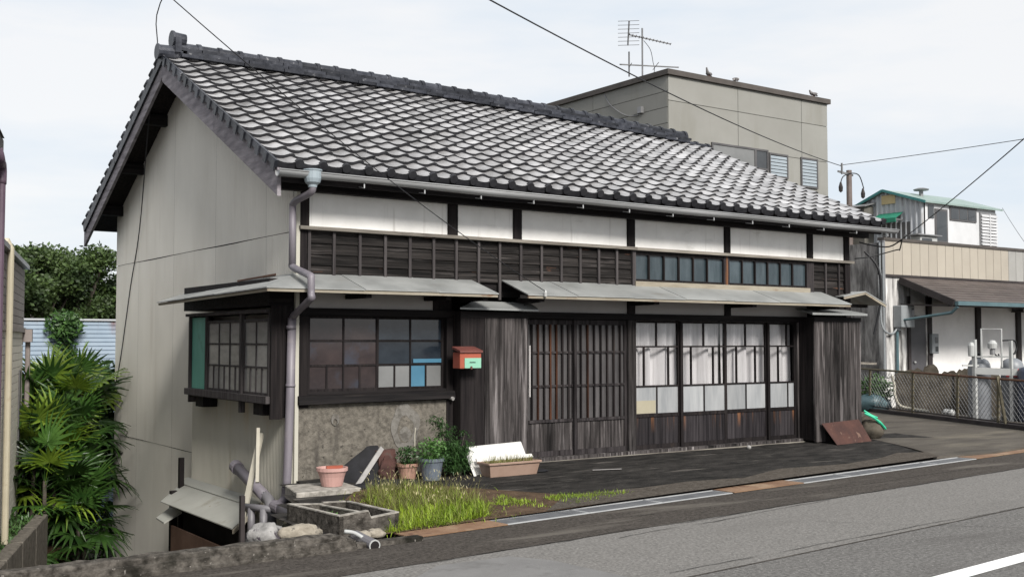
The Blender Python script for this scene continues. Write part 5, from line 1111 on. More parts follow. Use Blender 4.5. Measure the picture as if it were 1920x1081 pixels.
MB().tube(smoothpath([(14.79, 12.6, 8.38), (14.78, 12.3, 8.0), (14.78, 11.7, 7.62), (14.77, 11.2, 7.52), (14.75, 11.05, 7.56)], 5), .014, 5).build('hanging_cable', M_alu, GB)
# TV antenna on the parapet
an = thing('tv_antenna', 'rooftop television antenna mast on the grey building', 'antenna', (14.85, 11.05, 8.5))
ax, ay = 14.85, 11.05
MB().tube([(ax, ay, 8.3), (ax, ay, 9.88)], .022, 8).build('mast', M_antenna, an)
def yagi(c, d, L, n, e0, e1, el, rr=.011):
    c, d, el = Vector(c), Vector(d).normalized(), Vector(el).normalized()
    mb = MB(); mb.beam(c - d * L * .35, c + d * L * .65, .028, .028)
    for k in range(n):
        p = c + d * (L * (-.35 + k / (n - 1))); e = e0 + (e1 - e0) * k / (n - 1); mb.tube([p - el * e / 2, p + el * e / 2], rr, 4)
    return mb
yagi((ax + .05, ay, 9.62), (0.80, -0.55, -.22), 1.15, 13, .26, .18, (0.57, 0.82, 0)).build('front_boom', M_antenna, an)
mb = MB(); c = Vector((ax - .34, ay + .20, 9.72))
mb.beam(c + Vector((0, 0, -.32)), c + Vector((.05, 0, .36)), .03, .03)
for k in range(7):
    z = -.32 + k * .11; mb.tube([c + Vector((-.22, .15, z)), c + Vector((.26, -.17, z + .02))], .007, 4)
mb.build('reflector', M_antenna, an)
mb = MB(); d = Vector((0.82, -.57, -.05)).normalized(); c = Vector((ax, ay, 8.86)); mb.beam(c - d * .62, c + d * .98, .03, .03)
for q, L in ((-.58, .10), (-.32, .5), (.36, .95)):
    p = c + d * q
    mb.tube([p - Vector((.55, .75, .10)) * L * .8, p + Vector((.55, .75, .10)) * L * .8], .011, 4)
mb.beam(c - d * .36 + Vector((0, 0, -.32)), c - d * .36 + Vector((0, 0, .36)), .03, .03); mb.build('low_band_boom', M_antenna, an)
MB().tube(smoothpath([(ax + .05, ay, 9.55), (ax + .2, ay - .1, 9.3), (ax + .25, ay - .15, 8.95), (ax + .3, ay - .15, 8.75), (ax + .33, ay, 8.52)], 4), .008, 4).build('antenna_cable', M_wire, an)
# pigeons on the coping
def pigeon(c, yaw, label, mat, h=1.0, head_up=1.0):
    t = thing('pigeon', label, 'bird', c, group='pigeons on the building coping')
    me = bpy.data.meshes.new('body')
    vs = [(-.16, 0, .075), (-.06, 0, .105), (.03, 0, .115), (.085, 0, .15 + .02 * head_up), (.11, 0, .195 + .03 * head_up), (.125, 0, .22 + .035 * head_up), (.155, 0, .212 + .035 * head_up), (-.24, 0, .05)]
    me.from_pydata(vs, [(1, 0), (1, 2), (2, 3), (3, 4), (4, 5), (5, 6), (0, 7)], [])
    me.materials.append(mat); o = bpy.data.objects.new('body', me); COL.objects.link(o)
    M = Matrix.Translation(c) @ Matrix.Rotation(yaw, 4, 'Z') @ Matrix.Scale(h * 1.12, 4)
    o.parent = t; o.matrix_parent_inverse = WM[t].inverted(); o.matrix_basis = M; WM[o] = M
    sk_ = o.modifiers.new('skin', 'SKIN'); 
    if not me.skin_vertices: me.skin_vertices.new()
    for i, r in enumerate(((.045, .03), (.068, .062), (.072, .072), (.045, .05), (.032, .034), (.033, .034), (.007, .007), (.042, .010))):
        me.skin_vertices[0].data[i].radius = r
    me.skin_vertices[0].data[1].use_root = True
    s2 = o.modifiers.new('sub', 'SUBSURF'); s2.levels = 1; s2.render_levels = 2
    mb = MB()
    for q in (-.03, .03): mb.tube([(.0, q, .06), (.01, q, 0.0)], .008, 5); mb.tube([(-.01, q, .004), (.045, q, .004)], .006, 5)
    l = inst(mb.mesh('leg', M_redtop), 'leg', t, M)
    mb = MB(); mb.blob((-.06, .062, .11), (.13, .014, .045), 2, 10, 6, .05); mb.blob((-.06, -.062, .11), (.13, .014, .045), 2, 10, 6, .05); inst(mb.mesh('wing', M_pigeon, True), 'wing', t, M)
pigeon((16.27, 10.0, 8.54), R(200), 'pigeon sitting upright nearest to the antenna', M_pigeon, .72, 2.0)
pigeon((17.36, 10.0, 8.54), R(10), 'pale pigeon in the middle of the three on the coping', M_pigeonlight, .68, -1.5)
pigeon((20.5, 10.0, 8.54), R(172), 'pigeon perched by the far corner of the coping', M_pigeon, .74, .0)

# ------------------------------------------------------------------ right: neighbour with beige parapet
YN = 4.8; XN = 16.6
NB = thing('neighbour_building', 'low neighbour building with beige parapet and brown porch roof', 'building', (XN, YN, -0.1))
bx('wall', M_dirtywhite, NB, XN, XN + 1.0, YN, YN + .15, -.15, 2.98); bx('wall', M_offwhite, NB, XN + 1.001, 32, YN + .03, YN + .15, -.15, 2.98)
bx('side_wall', M_stainwall, NB, XN, XN + .12, YN + .151, 10.0, -.15, 3.72)
bx('roof_deck', M_joint, NB, XN + .02, 32, YN + .06, 9.9, 3.6, 3.68)
for k in range(26):
    x0 = XN + .34 * k
    bx('parapet_panel', M_parapet if k < 15 else M_parapet2, NB, x0 + .006, x0 + .334, YN - .03, YN + .02, 2.985, 3.765)
bx('parapet_back', M_joint, NB, XN + .002, 32, YN + .021, YN + .06, 2.985, 3.75)
bx('coping', M_coping, NB, XN - .04, 32, YN - .06, YN + .12, 3.766, 3.83); bx('parapet_foot', M_brown, NB, XN - .01, 32, YN - .05, YN - .001, 2.93, 2.984)
bx('corner_pipe', M_alu, NB, XN - .05, XN - .002, YN - .06, YN - .01, .6, 3.76)
# porch roof of lapped brown rows
xa, xb = XN + .55, 31.0; za, zb, ya, yb = 2.92, 2.33, YN - .06, YN - 1.45
n = 9
pr0 = None
for k in range(n):
    t0, t1 = k / n, (k + 1) / n
    y0, y1 = ya + (yb - ya) * t1, ya + (yb - ya) * t0; z0, z1 = za + (zb - za) * t1 + .022, za + (zb - za) * t0
    m = MB().slab((xa, y0, z0), (xb, y0, z0), (xb, y1, z1), (xa, y1, z1), .025)
    if pr0 is None: pr0 = m.build('porch_roof', M_slatroof, NB)
    else: m.build('roof_row', M_slatroof, pr0)
MB().beam((xa - .03, ya, za - .06), (xa - .03, yb, zb - .04), .05, .15).build('porch_barge', M_brown, NB)
MB().slab((xa, yb + .05, zb - .08), (xb, yb + .05, zb - .08), (xb, ya, zb - .02), (xa, ya, zb - .02), .03).build('porch_soffit', M_brown, NB)
bx('porch_gutter', M_tealgut, NB, xa - .02, xb, yb - .10, yb - .01, zb - .09, zb)
MB().tube([(xa + .02, yb - .05, zb - .12), (xa + .02, yb + .1, zb - .25), (xa - .15, YN - .06, zb - .42), (xa - .16, YN - .06, .2)], .038, 8).build('porch_downpipe', M_tealgut, NB)
for x0, w in ((17.45, .10), (18.22, .16), (20.25, .17), (22.05, .17)): bx('porch_post', M_brown, NB, x0, x0 + w, YN - .04, YN + .028, -.12, 2.5)
d = bx('door', M_door, NB, 17.57, 18.15, YN - .015, YN + .028, -.08, 2.0); MB().blob((17.68, YN - .045, .95), (.03, .03, .03), 1, 8, 6, 0).build('handle', M_rack, d)
bx('door_frame', M_dirtywhite, NB, 18.151, 18.21, YN - .02, YN + .028, -.1, 2.05); bx('door_head', M_dirtywhite, NB, 17.552, 18.15, YN - .02, YN + .028, 2.002, 2.05)
t = thing('lantern', 'dark lattice wall lantern under the porch roof', 'lantern', (21.9, YN, 2.3))
mb = MB(); mb.box(21.75, 22.03, YN - .24, YN - .045, 2.18, 2.21); mb.box(21.75, 22.03, YN - .24, YN - .045, 2.43, 2.46)
for k in range(5): mb.box(21.75 + .067 * k, 21.762 + .067 * k, YN - .24, YN - .228, 2.21, 2.43)
for k in range(2): mb.box(21.75, 22.03, YN - .24, YN - .228, 2.27 + .07 * k, 2.282 + .07 * k)
mb.build('cage', M_brown, t); bx('lamp_box', M_glassdk, t, 21.77, 22.01, YN - .22, YN - .05, 2.211, 2.429)
t = thing('meter_box', 'large grey electric meter box on the streaked white wall', 'meter box', (17.1, YN, 2.0))
bx('box', M_greybox, t, 16.93, 17.42, YN - .24, YN - .002, 1.76, 2.27, bevel=.015); bx('meter_window', M_glassdk, t, 17.30, 17.38, YN - .247, YN - .2405, 2.02, 2.20); MB().lathe([(0, 1.70), (.05, 1.70), (.05, 1.76), (0, 1.76)], 10, (17.0, YN - .1, 0)).build('conduit_collar', M_greybox, t)
mb = MB(); mb.tube(smoothpath([(16.95, YN - .08, 1.72), (16.8, YN - .08, 1.62), (16.6, YN - .08, 1.64), (16.50, YN - .03, 1.78), (16.48, YN, 2.2), (16.48, YN, 3.7)], 5), .022, 6); mb.tube([(16.54, YN - .04, .8), (16.54, YN - .04, 3.7)], .02, 6); mb.build('conduit', M_greybox, t)
t = thing('breaker_box', 'small grey breaker box on the brown porch post', 'breaker box', (18.3, YN, 1.4)); bx('box', M_greybox, t, 18.24, 18.50, YN - .13, YN - .042, 1.15, 1.62, bevel=.01); bx('label_plate', M_glassdk, t, 18.36, 18.47, YN - .135, YN - .1305, 1.2, 1.32); bx('meter_window', M_glassdk, t, 18.36, 18.47, YN - .135, YN - .1305, 1.40, 1.54)
MB().tube(smoothpath([(16.2, YN + .2, 3.5), (16.35, YN - .05, 3.1), (16.42, YN - .05, 2.4), (16.3, YN + .05, 1.6)], 5), .03, 6).build('black_conduit', M_wire, NB)
# shed on the neighbour's roof
SH = thing('roof_shed', 'corrugated white rooftop shed with weathered green roof', 'shed', (21.6, 7.1, 3.68))
xs0, xs1, yf, yb_, ya_ = 21.6, 25.0, 7.1, 9.25, 8.35
def shedz(y): return 5.30 + (5.72 - 5.30) * (y - yf) / (ya_ - yf) if y <= ya_ else 5.72 - (5.72 - 5.36) * (y - ya_) / (yb_ - ya_)
mb = MB(); k = 0; y = yf
cols = []
while y < yb_:
    for t_, d_ in ((0, 0), (.25, 0), (.5, 1), (.75, 1)): cols.append((min(y + t_ * .16, yb_), d_))
    y += .16
mb.add([p for yy, d_ in cols for p in ((xs0 - d_ * .05, yy, 3.65), (xs0 - d_ * .05, yy, shedz(yy) - .06))], [(2 * i, 2 * i + 1, 2 * i + 3, 2 * i + 2) for i in range(len(cols) - 1)])
mb.build('gable_wall', M_corr, SH)
bx('front_wall', M_shedwall, SH, xs0, xs1, yf, yf + .06, 3.65, 5.27); bx('core', M_joint, SH, xs0 + .01, xs1, yf + .07, yb_, 3.65, 5.2)
for nm_, y0, y1 in (('shed_roof', yf - .12, ya_), ('shed_roof', yb_ + .1, ya_)):
    q = [(xs0 - .15, y0, shedz(max(yf, min(y0, yb_))) - (.03)), (xs1 + .2, y0, shedz(max(yf, min(y0, yb_))) - .03), (xs1 + .2, y1, 5.72), (xs0 - .15, y1, 5.72)]
    MB().slab(*(q if y0 < y1 else [q[1], q[0], q[3], q[2]]), .05).build(nm_, M_greenroof, SH)
MB().beam((xs0 - .16, yf - .12, 5.24), (xs0 - .16, ya_, 5.69), .03, .07).build('roof_trim', M_tealtrim, SH); MB().beam((xs0 - .16, ya_ + .01, 5.69), (xs0 - .16, yb_ + .12, 5.30), .03, .07).build('roof_trim', M_tealtrim, SH)
bx('yellow_plate', M_yellow, SH, xs0 - .07, xs0 - .052, 8.0, 8.45, 5.30, 5.55)
d = bx('shed_door', M_winfr, SH, 22.02, 22.60, yf - .03, yf - .001, 3.7, 5.10); bx('glass', M_glassdk, d, 22.08, 22.54, yf - .035, yf - .0305, 4.22, 5.04); bx('lower_panel', M_alu, d, 22.08, 22.54, yf - .035, yf - .0305, 3.76, 4.18)
w = bx('window_band', M_winfr, SH, 22.72, 24.0, yf - .03, yf - .001, 4.82, 5.20)
for k in range(3): bx('pane', M_glassdk, w, 22.76 + .41 * k, 23.12 + .41 * k, yf - .036, yf - .0305, 4.86, 5.16)
bx('side_window', M_glassdk, SH, 21.72, 21.98, yf - .02, yf - .001, 4.82, 5.18)
mb = MB(); lv = bx('louver_frame', M_alu, SH, 24.16, 24.98, yf - .04, yf - .001, 3.7, 5.14)
for k in range(15): MB().hexa([(24.18, yf - .09, 3.74 + .09 * k), (24.96, yf - .09, 3.74 + .09 * k), (24.96, yf - .045, 3.77 + .09 * k), (24.18, yf - .045, 3.77 + .09 * k), (24.18, yf - .09, 3.79 + .09 * k), (24.96, yf - .09, 3.79 + .09 * k), (24.96, yf - .045, 3.82 + .09 * k), (24.18, yf - .045, 3.82 + .09 * k)]).build('louver_slat', M_shedwall, lv)
bx('louver_stile', M_shedwall, SH, 24.55, 24.59, yf - .10, yf - .092, 3.72, 5.1)
bx('side_lean', M_joint, SH, xs0 - .45, xs0 - .03, 8.75, 9.5, 3.68, 5.28); MB().slab((xs0 - .55, 8.65, 5.27), (xs0 - .02, 8.65, 5.40), (xs0 - .02, 9.6, 5.40), (xs0 - .55, 9.6, 5.27), .03).build('side_roof', M_alu, SH)
t = thing('green_awning', 'small dark green awning on the gable of the rooftop shed', 'awning', (xs0, 7.8, 4.95)); MB().slab((xs0 - .40, 7.75, 4.86), (xs0 - .055, 7.75, 5.04), (xs0 - .055, 8.55, 5.04), (xs0 - .40, 8.55, 4.86), .015).build('awning_sheet', M_greenawn, t); MB().hexa([(xs0 - .41, 7.75, 4.74), (xs0 - .39, 7.75, 4.74), (xs0 - .39, 8.55, 4.74), (xs0 - .41, 8.55, 4.74), (xs0 - .41, 7.75, 4.86), (xs0 - .39, 7.75, 4.86), (xs0 - .39, 8.55, 4.86), (xs0 - .41, 8.55, 4.86)]).build('valance', M_greenawn, t); bx('arm', M_alu, t, xs0 - .4, xs0 - .055, 7.76, 7.79, 4.80, 4.83)
bx('gable_window', M_winfr, SH, xs0 - .045, xs0 - .027, 7.5, 8.5, 4.0, 4.75)
t = thing('air_conditioner', 'outdoor air conditioner unit in front of the rooftop shed', 'air conditioner', (20.9, 6.6, 3.68)); bx('casing', M_rack, t, 20.5, 21.25, 6.5, 6.8, 3.70, 4.22, bevel=.01); bx('grille', M_glassdk, t, 20.56, 21.0, 6.492, 6.499, 3.8, 4.16); bx('top_plate', M_alu, t, 20.3, 21.35, 6.42, 6.86, 4.23, 4.26)
t = thing('roof_vent', 'small mushroom vent on the ridge of the rooftop shed', 'vent', (22.6, 7.9, 5.6)); MB().lathe([(0, 5.55), (.06, 5.55), (.06, 5.72), (0, 5.72)], 10, (22.6, 7.9, 0)).build('stem', M_alu, t); MB().lathe([(0.02, 5.71), (.20, 5.73), (.22, 5.76), (.10, 5.80), (0, 5.81)], 14, (22.6, 7.9, 0)).build('cap', M_alu, t)
t = thing('roof_railing', 'low dark railing on the neighbour roof beyond the shed', 'railing', (26.5, 7.0, 3.7)); mb = MB()
MB().beam((25.1, 7.0, 4.15), (31, 7.0, 4.15), .04, .04).build('top_rail', M_brown, t)
for k in range(40): MB().beam((25.15 + .145 * k, 7.0, 3.68), (25.15 + .145 * k, 7.0, 4.13), .02, .02).build('baluster', M_brown, t)
mb = MB(); mb.tube([(27.9, 14.5, -.1), (27.9, 14.5, 7.62)], [.13, .10], 10); up_ = thing('utility_pole', 'brown steel utility pole behind the house roof', 'pole', (27.9, 14.5, -.1)); mb.build('shaft', M_pole, up_)
mb = MB(); mb.beam((27.1, 14.35, 7.50), (28.1, 14.5, 7.45), .06, .06); mb.beam((27.25, 14.3, 7.4), (27.25, 14.3, 7.8), .05, .05); mb.build('bracket', M_alu, up_)
for xx, zz_ in ((27.3, 6.75), (28.55, 6.62)):
    mb = MB(); mb.lathe([(0, 0), (.07, .06), (.08, .2), (.03, .38), (0, .4)], 10, (xx, 14.4, zz_)); mb.build('insulator', M_brown, up_)
MB().tube(smoothpath([(27.3, 14.4, 7.1), (27.45, 14.4, 7.35), (27.9, 14.4, 7.5), (28.35, 14.4, 7.45), (28.6, 14.4, 7.0)], 5), .02, 5).build('drop_cable', M_wire, up_)

up_.matrix_basis = Matrix.Translation((20.85, 9.02, 0.235)) @ Matrix.Scale(0.785, 4)
# chain link fence
FE = thing('chain_link_fence', 'chain link fence with rusty rail in front of the neighbour yard', 'fence', (14.3, 2.0, -.05))
FA, FB = Vector((15.55, 5.0, 0)), Vector((12.2, -2.9, 0)); fd = (FB - FA).normalized(); FLn = (FB - FA).length
def fpt(s_, z): p = FA + fd * s_; return (p.x, p.y, z)
ZB, ZT = 0.02, 0.80
MB().tube([fpt(0, ZT + .05), fpt(2.55, ZT + .02)], .022, 6).build('top_rail', M_olive, FE); MB().tube([fpt(2.55, ZT + .02), fpt(FLn, ZT - .07)], .022, 6).build('top_rail', M_rustrail, FE)
MB().tube([fpt(0, ZB + .03), fpt(FLn, ZB - .01)], .014, 5).build('bottom_rail', M_brown, FE)
for s_ in (0.9, 2.55, 4.05, 5.25, 6.6): MB().beam(fpt(s_, -.1), fpt(s_ + .04, ZT + .03), .045, .035).build('post', M_olive, FE)
MB().beam((fpt(5.5, 0)[0] - .03, fpt(5.5, 0)[1], -.06), (fpt(5.3, 0)[0] - .05, fpt(5.3, 0)[1], ZT + .02), .05, .03).build('brace', M_olive, FE)
mb = MB(); stp = .11
def wire(s0, z0, s1, z1):
    s0c, s1c = s0, s1
    a, b = Vector(fpt(s0, z0)), Vector(fpt(s1, z1)); mb.beam(a, b, .0055, .0055)
h = ZT - ZB - .06; k = -int(h / stp) - 1
while k * stp < FLn:
    s0 = k * stp
    a0, a1 = max(0, s0), min(FLn, s0 + h)
    if a1 > a0:
        wire(a0, ZB + .03 + (a0 - s0), a1, ZB + .03 + (a1 - s0)); wire(a0, ZB + .03 + h - (a0 - s0), a1, ZB + .03 + h - (a1 - s0))
    k += 1
mb.build('wire_mesh', M_wiremesh, FE, kind='stuff')
P_ = [Vector(fpt(-.3, 0)), Vector(fpt(FLn + 2, 0))]; nn = Vector((-fd.y, fd.x, 0))
MB().hexa([tuple(P_[0] - nn * .08 + Vector((0, 0, -.2))), tuple(P_[1] - nn * .08 + Vector((0, 0, -.2))), tuple(P_[1] + nn * .10 + Vector((0, 0, -.2))), tuple(P_[0] + nn * .10 + Vector((0, 0, -.2))),
           tuple(P_[0] - nn * .08 + Vector((0, 0, .0))), tuple(P_[1] - nn * .08 + Vector((0, 0, .0))), tuple(P_[1] + nn * .10), tuple(P_[0] + nn * .10)]).build('fence_kerb', M_brown, None, kind=ST)
# gas cylinders and rack
GX, GY = 14.76, 1.20
def cylinder(c, label, lab):
    t = thing('gas_cylinder', label, 'gas cylinder', c, group='gas cylinders in the rack')
    MB().lathe([(0, 0), (.20, 0), (.21, .02), (.21, 1.02), (.20, 1.08), (.165, 1.15), (.10, 1.19), (.06, 1.20), (0, 1.20)], 24, c).build('tank', M_gas, t, smooth=True)
    MB().lathe([(0, 1.19), (.03, 1.19), (.03, 1.27), (.05, 1.275), (.05, 1.30), (0, 1.31)], 10, c).build('valve', M_wire, t)
    if lab:
        vs = []; n = 12; a0 = math.atan2(-11 - c[1], -4.885 - c[0])
        for i in range(n + 1):
            a = a0 - .55 + 1.35 * i / n
            for z in (.84, 1.0): vs.append((c[0] + .2125 * math.cos(a), c[1] + .2125 * math.sin(a), c[2] + z))
        l = MB().add(vs, [(2 * i, 2 * i + 2, 2 * i + 3, 2 * i + 1) for i in range(n)]).build('label_band', M_redlabel, t)
        cu = bpy.data.curves.new('lettering', 'FONT'); cu.body = 'LPガス'; cu.size = .115; cu.align_x = 'CENTER'; cu.align_y = 'CENTER'; cu.extrude = 0.0005
        tmp = bpy.data.objects.new('lettering', cu); COL.objects.link(tmp); bpy.context.view_layer.update()
        me = bpy.data.meshes.new_from_object(tmp.evaluated_get(bpy.context.evaluated_depsgraph_get())); bpy.data.objects.remove(tmp)
        me.materials.clear(); me.materials.append(M_label)
        for v in me.vertices:        # wrap the letters round the tank
            a = a0 + .12 + v.co.x / .2135; v.co = Vector((c[0] + (.2138 + v.co.z) * math.cos(a), c[1] + (.2138 + v.co.z) * math.sin(a), c[2] + .92 + v.co.y))
        inst(me, 'lettering', l)
    return t
cylinder((GX + .16, GY + .20, -.08), 'grey gas cylinder half hidden behind the white rack', False)
cylinder((GX + .50, GY - .28, -.08), 'grey gas cylinder with the red label', True)
rk = thing('regulator_rack', 'white steel regulator rack with valves beside the gas cylinders', 'rack', (GX, GY, -.08))
a_, b_ = Vector((GX - .12, GY + .12, 0)), Vector((GX + .18, GY - .45, 0))
for p, zt, w in ((a_, 1.48, .07), (b_, 1.46, .055)): MB().beam((p.x, p.y, -.1), (p.x, p.y, zt), w, w).build('upright', M_rack, rk)
MB().beam((a_.x - .02, a_.y, .88), (b_.x + .05, b_.y - .1, .86), .04, .13).build('crossbar', M_rack, rk); MB().beam((a_.x, a_.y, 1.15), (b_.x, b_.y, 1.15), .03, .03).build('crossbar', M_rack, rk)
mb = MB(); q = a_.lerp(b_, .2); r_ = a_.lerp(b_, .75)
mb.tube([(q.x, q.y, 1.1), (q.x, q.y, 1.68), (r_.x, r_.y, 1.68), (r_.x, r_.y, .95)], .02, 6); mb.build('pipe_loop', M_rack, rk)
mid = a_.lerp(b_, .5)
MB().lathe([(0, 1.30), (.085, 1.31), (.09, 1.40), (.05, 1.46), (0, 1.47)], 14, (mid.x, mid.y, 0)).build('regulator', M_rack, rk); MB().lathe([(0, 1.18), (.05, 1.19), (.05, 1.30), (0, 1.3)], 10, (mid.x, mid.y, 0)).build('valve_body', M_alu, rk)
MB().lathe([(0, 1.15), (.06, 1.16), (.065, 1.36), (.04, 1.42), (0, 1.43)], 12, (a_.x - .05, a_.y + .03, 0)).build('regulator', M_rack, rk)
mb = MB(); mb.tube(smoothpath([(r_.x, r_.y, 1.46), (r_.x + .25, r_.y - .1, 1.46), (GX + .60, GY - .32, 1.36), (GX + .56, GY - .31, 1.22), (GX + .51, GY - .28, 1.20)], 6), .018, 6); mb.build('gas_hose', M_wire, rk, smooth=True)
mb = MB(); mb.tube(smoothpath([(mid.x - .05, mid.y, 1.36), (mid.x, mid.y - .03, 1.22), (mid.x + .08, mid.y - .08, 1.15), (mid.x + .12, mid.y - .05, 1.2)], 5), .014, 6); mb.build('gas_hose', M_wire, rk, smooth=True)
MB().beam((a_.x - .25, a_.y + .1, .98), (a_.x + .1, a_.y - .02, .98), .03, .03).build('side_arm', M_rack, rk)
bl = thing('blue_barrel', 'dark blue plastic barrel behind the fence at the road side of the gas cylinders', 'barrel', (14.9, .35, -.1))
MB().lathe([(0, 0), (.27, 0), (.29, .04), (.29, .30), (.305, .33), (.29, .36), (.29, .66), (.305, .69), (.29, .72), (.29, .95), (.25, 1.02), (.10, 1.06), (0, 1.06)], 22, (15.15, .42, -.08)).build('drum', M_bluebarrel, bl, smooth=True)
MB().lathe([(0, 0), (.05, 0), (.05, .03), (0, .03)], 10, (15.02, .34, .965)).build('bung', M_rack, bl)
# rough slabs and yard clutter behind the fence
rnd = random.Random(5)
sl = [('broad', 15.55, 3.35, .34, .98), ('narrow', 15.78, 3.05, .16, 1.06), ('short', 15.98, 2.75, .30, .92), ('peaked', 16.1, 2.45, .22, 1.0), ('leaning', 16.35, 2.15, .28, .95), ('blunt', 15.9, 1.9, .26, .9)]
words_ = ['broad dark upright stone slab nearest the charcoal door', 'tall narrow dark stone slab in the yard row', 'short wide dark stone slab in the middle of the yard row', 'peaked dark stone slab in the yard row', 'leaning dark stone slab beside the white rack', 'blunt dark stone slab behind the gas rack upright']
for (nm_, x, y, w, zt), l_ in zip(sl, words_):
    mb = MB(); pts = []
    for k in range(10):
        t_ = k / 9; pts.append((-w + 2 * w * t_, zt - .08 - .10 * abs(2 * t_ - 1) ** 2 - .07 * rnd.random()))
    f = [(x + .5 * a, y - .85 * a, z) for a, z in pts]; bk = [(px + .07, py + .05, pz - .02) for px, py, pz in f]
    base = [(f[0][0], f[0][1], -.15), (f[-1][0], f[-1][1], -.15)]; bb = [(p[0] + .07, p[1] + .05, -.15) for p in base]
    m_ = len(f); mb.add(f + bk + base + bb, [tuple([2 * m_] + list(range(m_)) + [2 * m_ + 1])[::-1], tuple([2 * m_ + 2] + list(range(m_, 2 * m_)) + [2 * m_ + 3])] + [(i, i + 1, m_ + i + 1, m_ + i) for i in range(m_ - 1)] + [(2 * m_, 0, m_, 2 * m_ + 2), (m_ - 1, 2 * m_ + 1, 2 * m_ + 3, 2 * m_ - 1)])
    mb.build('stone_slab', M_boulder, label=l_, cat='stone slab', group='dark stone slabs standing in the yard')
mb = MB(); leafcloud(mb, (15.5, 4.25, .38), (.32, .35, .34), 900, .10, 41); yp = thing('yard_bush', 'light green bush behind the chain link fence by the stained wall', 'bush', (15.5, 4.25, -.1)); mb.build('foliage', M_ivy, yp); MB().tube([(15.5, 4.25, -.1), (15.5, 4.25, .4)], .02, 5).build('stem', M_bark, yp)
mb = MB(); mb.blob((15.35, 4.2, .10), (.42, .30, .22), 9, 14, 10, .3); mb.build('blue_bag', M_tealgut, smooth=True, label='blue green plastic bag under the light green yard bush', cat='bag')
MB().tube(smoothpath([(15.2, 3.6, .72), (15.22, 3.55, .5), (15.16, 3.5, .3), (15.2, 3.42, .1), (15.3, 3.2, .03), (15.0, 2.6, .02)], 6), .03, 7).build('garden_hose', M_creamstick, smooth=True, label='cream garden hose hanging down behind the fence', cat='hose')
for k, (x, y) in enumerate(((14.65, 1.95), (14.58, 1.80))):
    mb = MB(); mb.lathe([(0, 0), (.05, .0), (.075, .05), (.06, .10), (0, .12)], 12, (x, y, .0)); mb.build('white_bowl', M_rack, label=('white upturned bowl behind the fence, nearer the house' if k == 0 else 'white upturned bowl behind the fence, nearer the gas rack'), cat='bowl')
sh_ = thing('wall_shelf', 'rough wooden shelf with clutter on the stained side wall', 'shelf', (14.6, 5.6, 1.0))
MB().beam((15.4, 5.6, .98), (16.5, 5.0, .93), .22, .05).build('board', M_ledge, sh_); MB().beam((15.7, 5.5, .93), (16.45, 5.15, .4), .05, .05).build('bracket', M_dark, sh_)
mb = MB(); mb.blob((15.75, 5.38, 1.12), (.10, .08, .13), 3, 12, 8, .2); mb.build('red_can', M_rustdk, smooth=True, label='small red brown can standing on the rough wall shelf', cat='can')

# ------------------------------------------------------------------ left: neighbour, fence, palms, trees
LB = thing('siding_house', 'neighbouring house with taupe and cream board siding', 'house', (-2.0, 4, -0.85))
ld = Vector((.25, .968, 0)); ln = Vector((.968, -.25, 0)); LE = Vector((-1.52, 6.16, 0)); LW = 9.0
def lp(s_, q, z): p = LE - ld * s_ + ln * q; return (p.x, p.y, z)
def lbox(name, mat, par, s0, s1, q0, q1, z0, z1): return MB().hexa([lp(s1, q0, z0), lp(s1, q1, z0), lp(s0, q1, z0), lp(s0, q0, z0), lp(s1, q0, z1), lp(s1, q1, z1), lp(s0, q1, z1), lp(s0, q0, z1)]).build(name, mat, par)
lbox('wall', M_joint, LB, 0.02, LW, -5, -.025, -2.0, 2.5)
z = 2.47; k = 0
while z > 1.62: lbox('siding_board', M_siding, LB, 0.0, LW, -.022, 0.0, z - .095, z - .004); z -= .098
while z > -.9: lbox('siding_board', M_siding2, LB, 0.01, LW, -.022, -.006, z - .095, z - .004); z -= .098
lbox('band', M_siding, LB, -.02, LW, -.02, .03, 1.575, 1.64); lbox('coping', M_alu, LB, -.04, LW, -.6, .06, 2.49, 2.55)
lbox('pipe_head', M_siding, LB, -.05, .16, -.02, .12, 1.44, 1.62); MB().tube([lp(0.02, .06, 1.5), lp(0.0, .06, -.85)], .035, 8).build('corner_downpipe', M_siding, LB)
lbox('slit_window', M_winfr, LB, .55, .80, -.004, .012, -.25, 1.05)
MB().tube([lp(3.6, -.2, 2.60), lp(3.6, .03, 2.60), lp(3.6, .06, 2.52), lp(3.6, .06, -.85)], .038, 10).build('beige_downpipe', M_beigepipe, LB); 
lbox('upper_wall', M_siding, LB, 6.5, LW, -5, -.03, 2.551, 3.4); lbox('eave_end', M_coping, LB, 5.15, LW, -5, .08, 3.36, 3.50)
MB().tube(smoothpath([lp(5.5, .05, 3.36), lp(5.48, .07, 3.28), lp(5.38, .07, 3.25), lp(5.2, .07, 3.22), lp(5.2, .07, 3.05)], 4), .05, 10).build('plum_downpipe', M_purple, LB, smooth=True); MB().tube([lp(5.2, .07, 3.1), lp(5.2, .07, -.85)], .042, 10).build('plum_downpipe', M_purple, LB)
MB().hexa([lp(LW, -5.2, 3.5), lp(LW, .1, 3.5), lp(5.3, .1, 3.5), lp(5.3, -5.2, 3.5), lp(LW, -5.2, 6.2), lp(LW, -3.2, 5.6), lp(5.3, -3.2, 5.6), lp(5.3, -5.2, 6.2)]).build('added_shade_roof', M_slatroof, LB)  # unseen roof mass, added to block sky light from the gable and palms
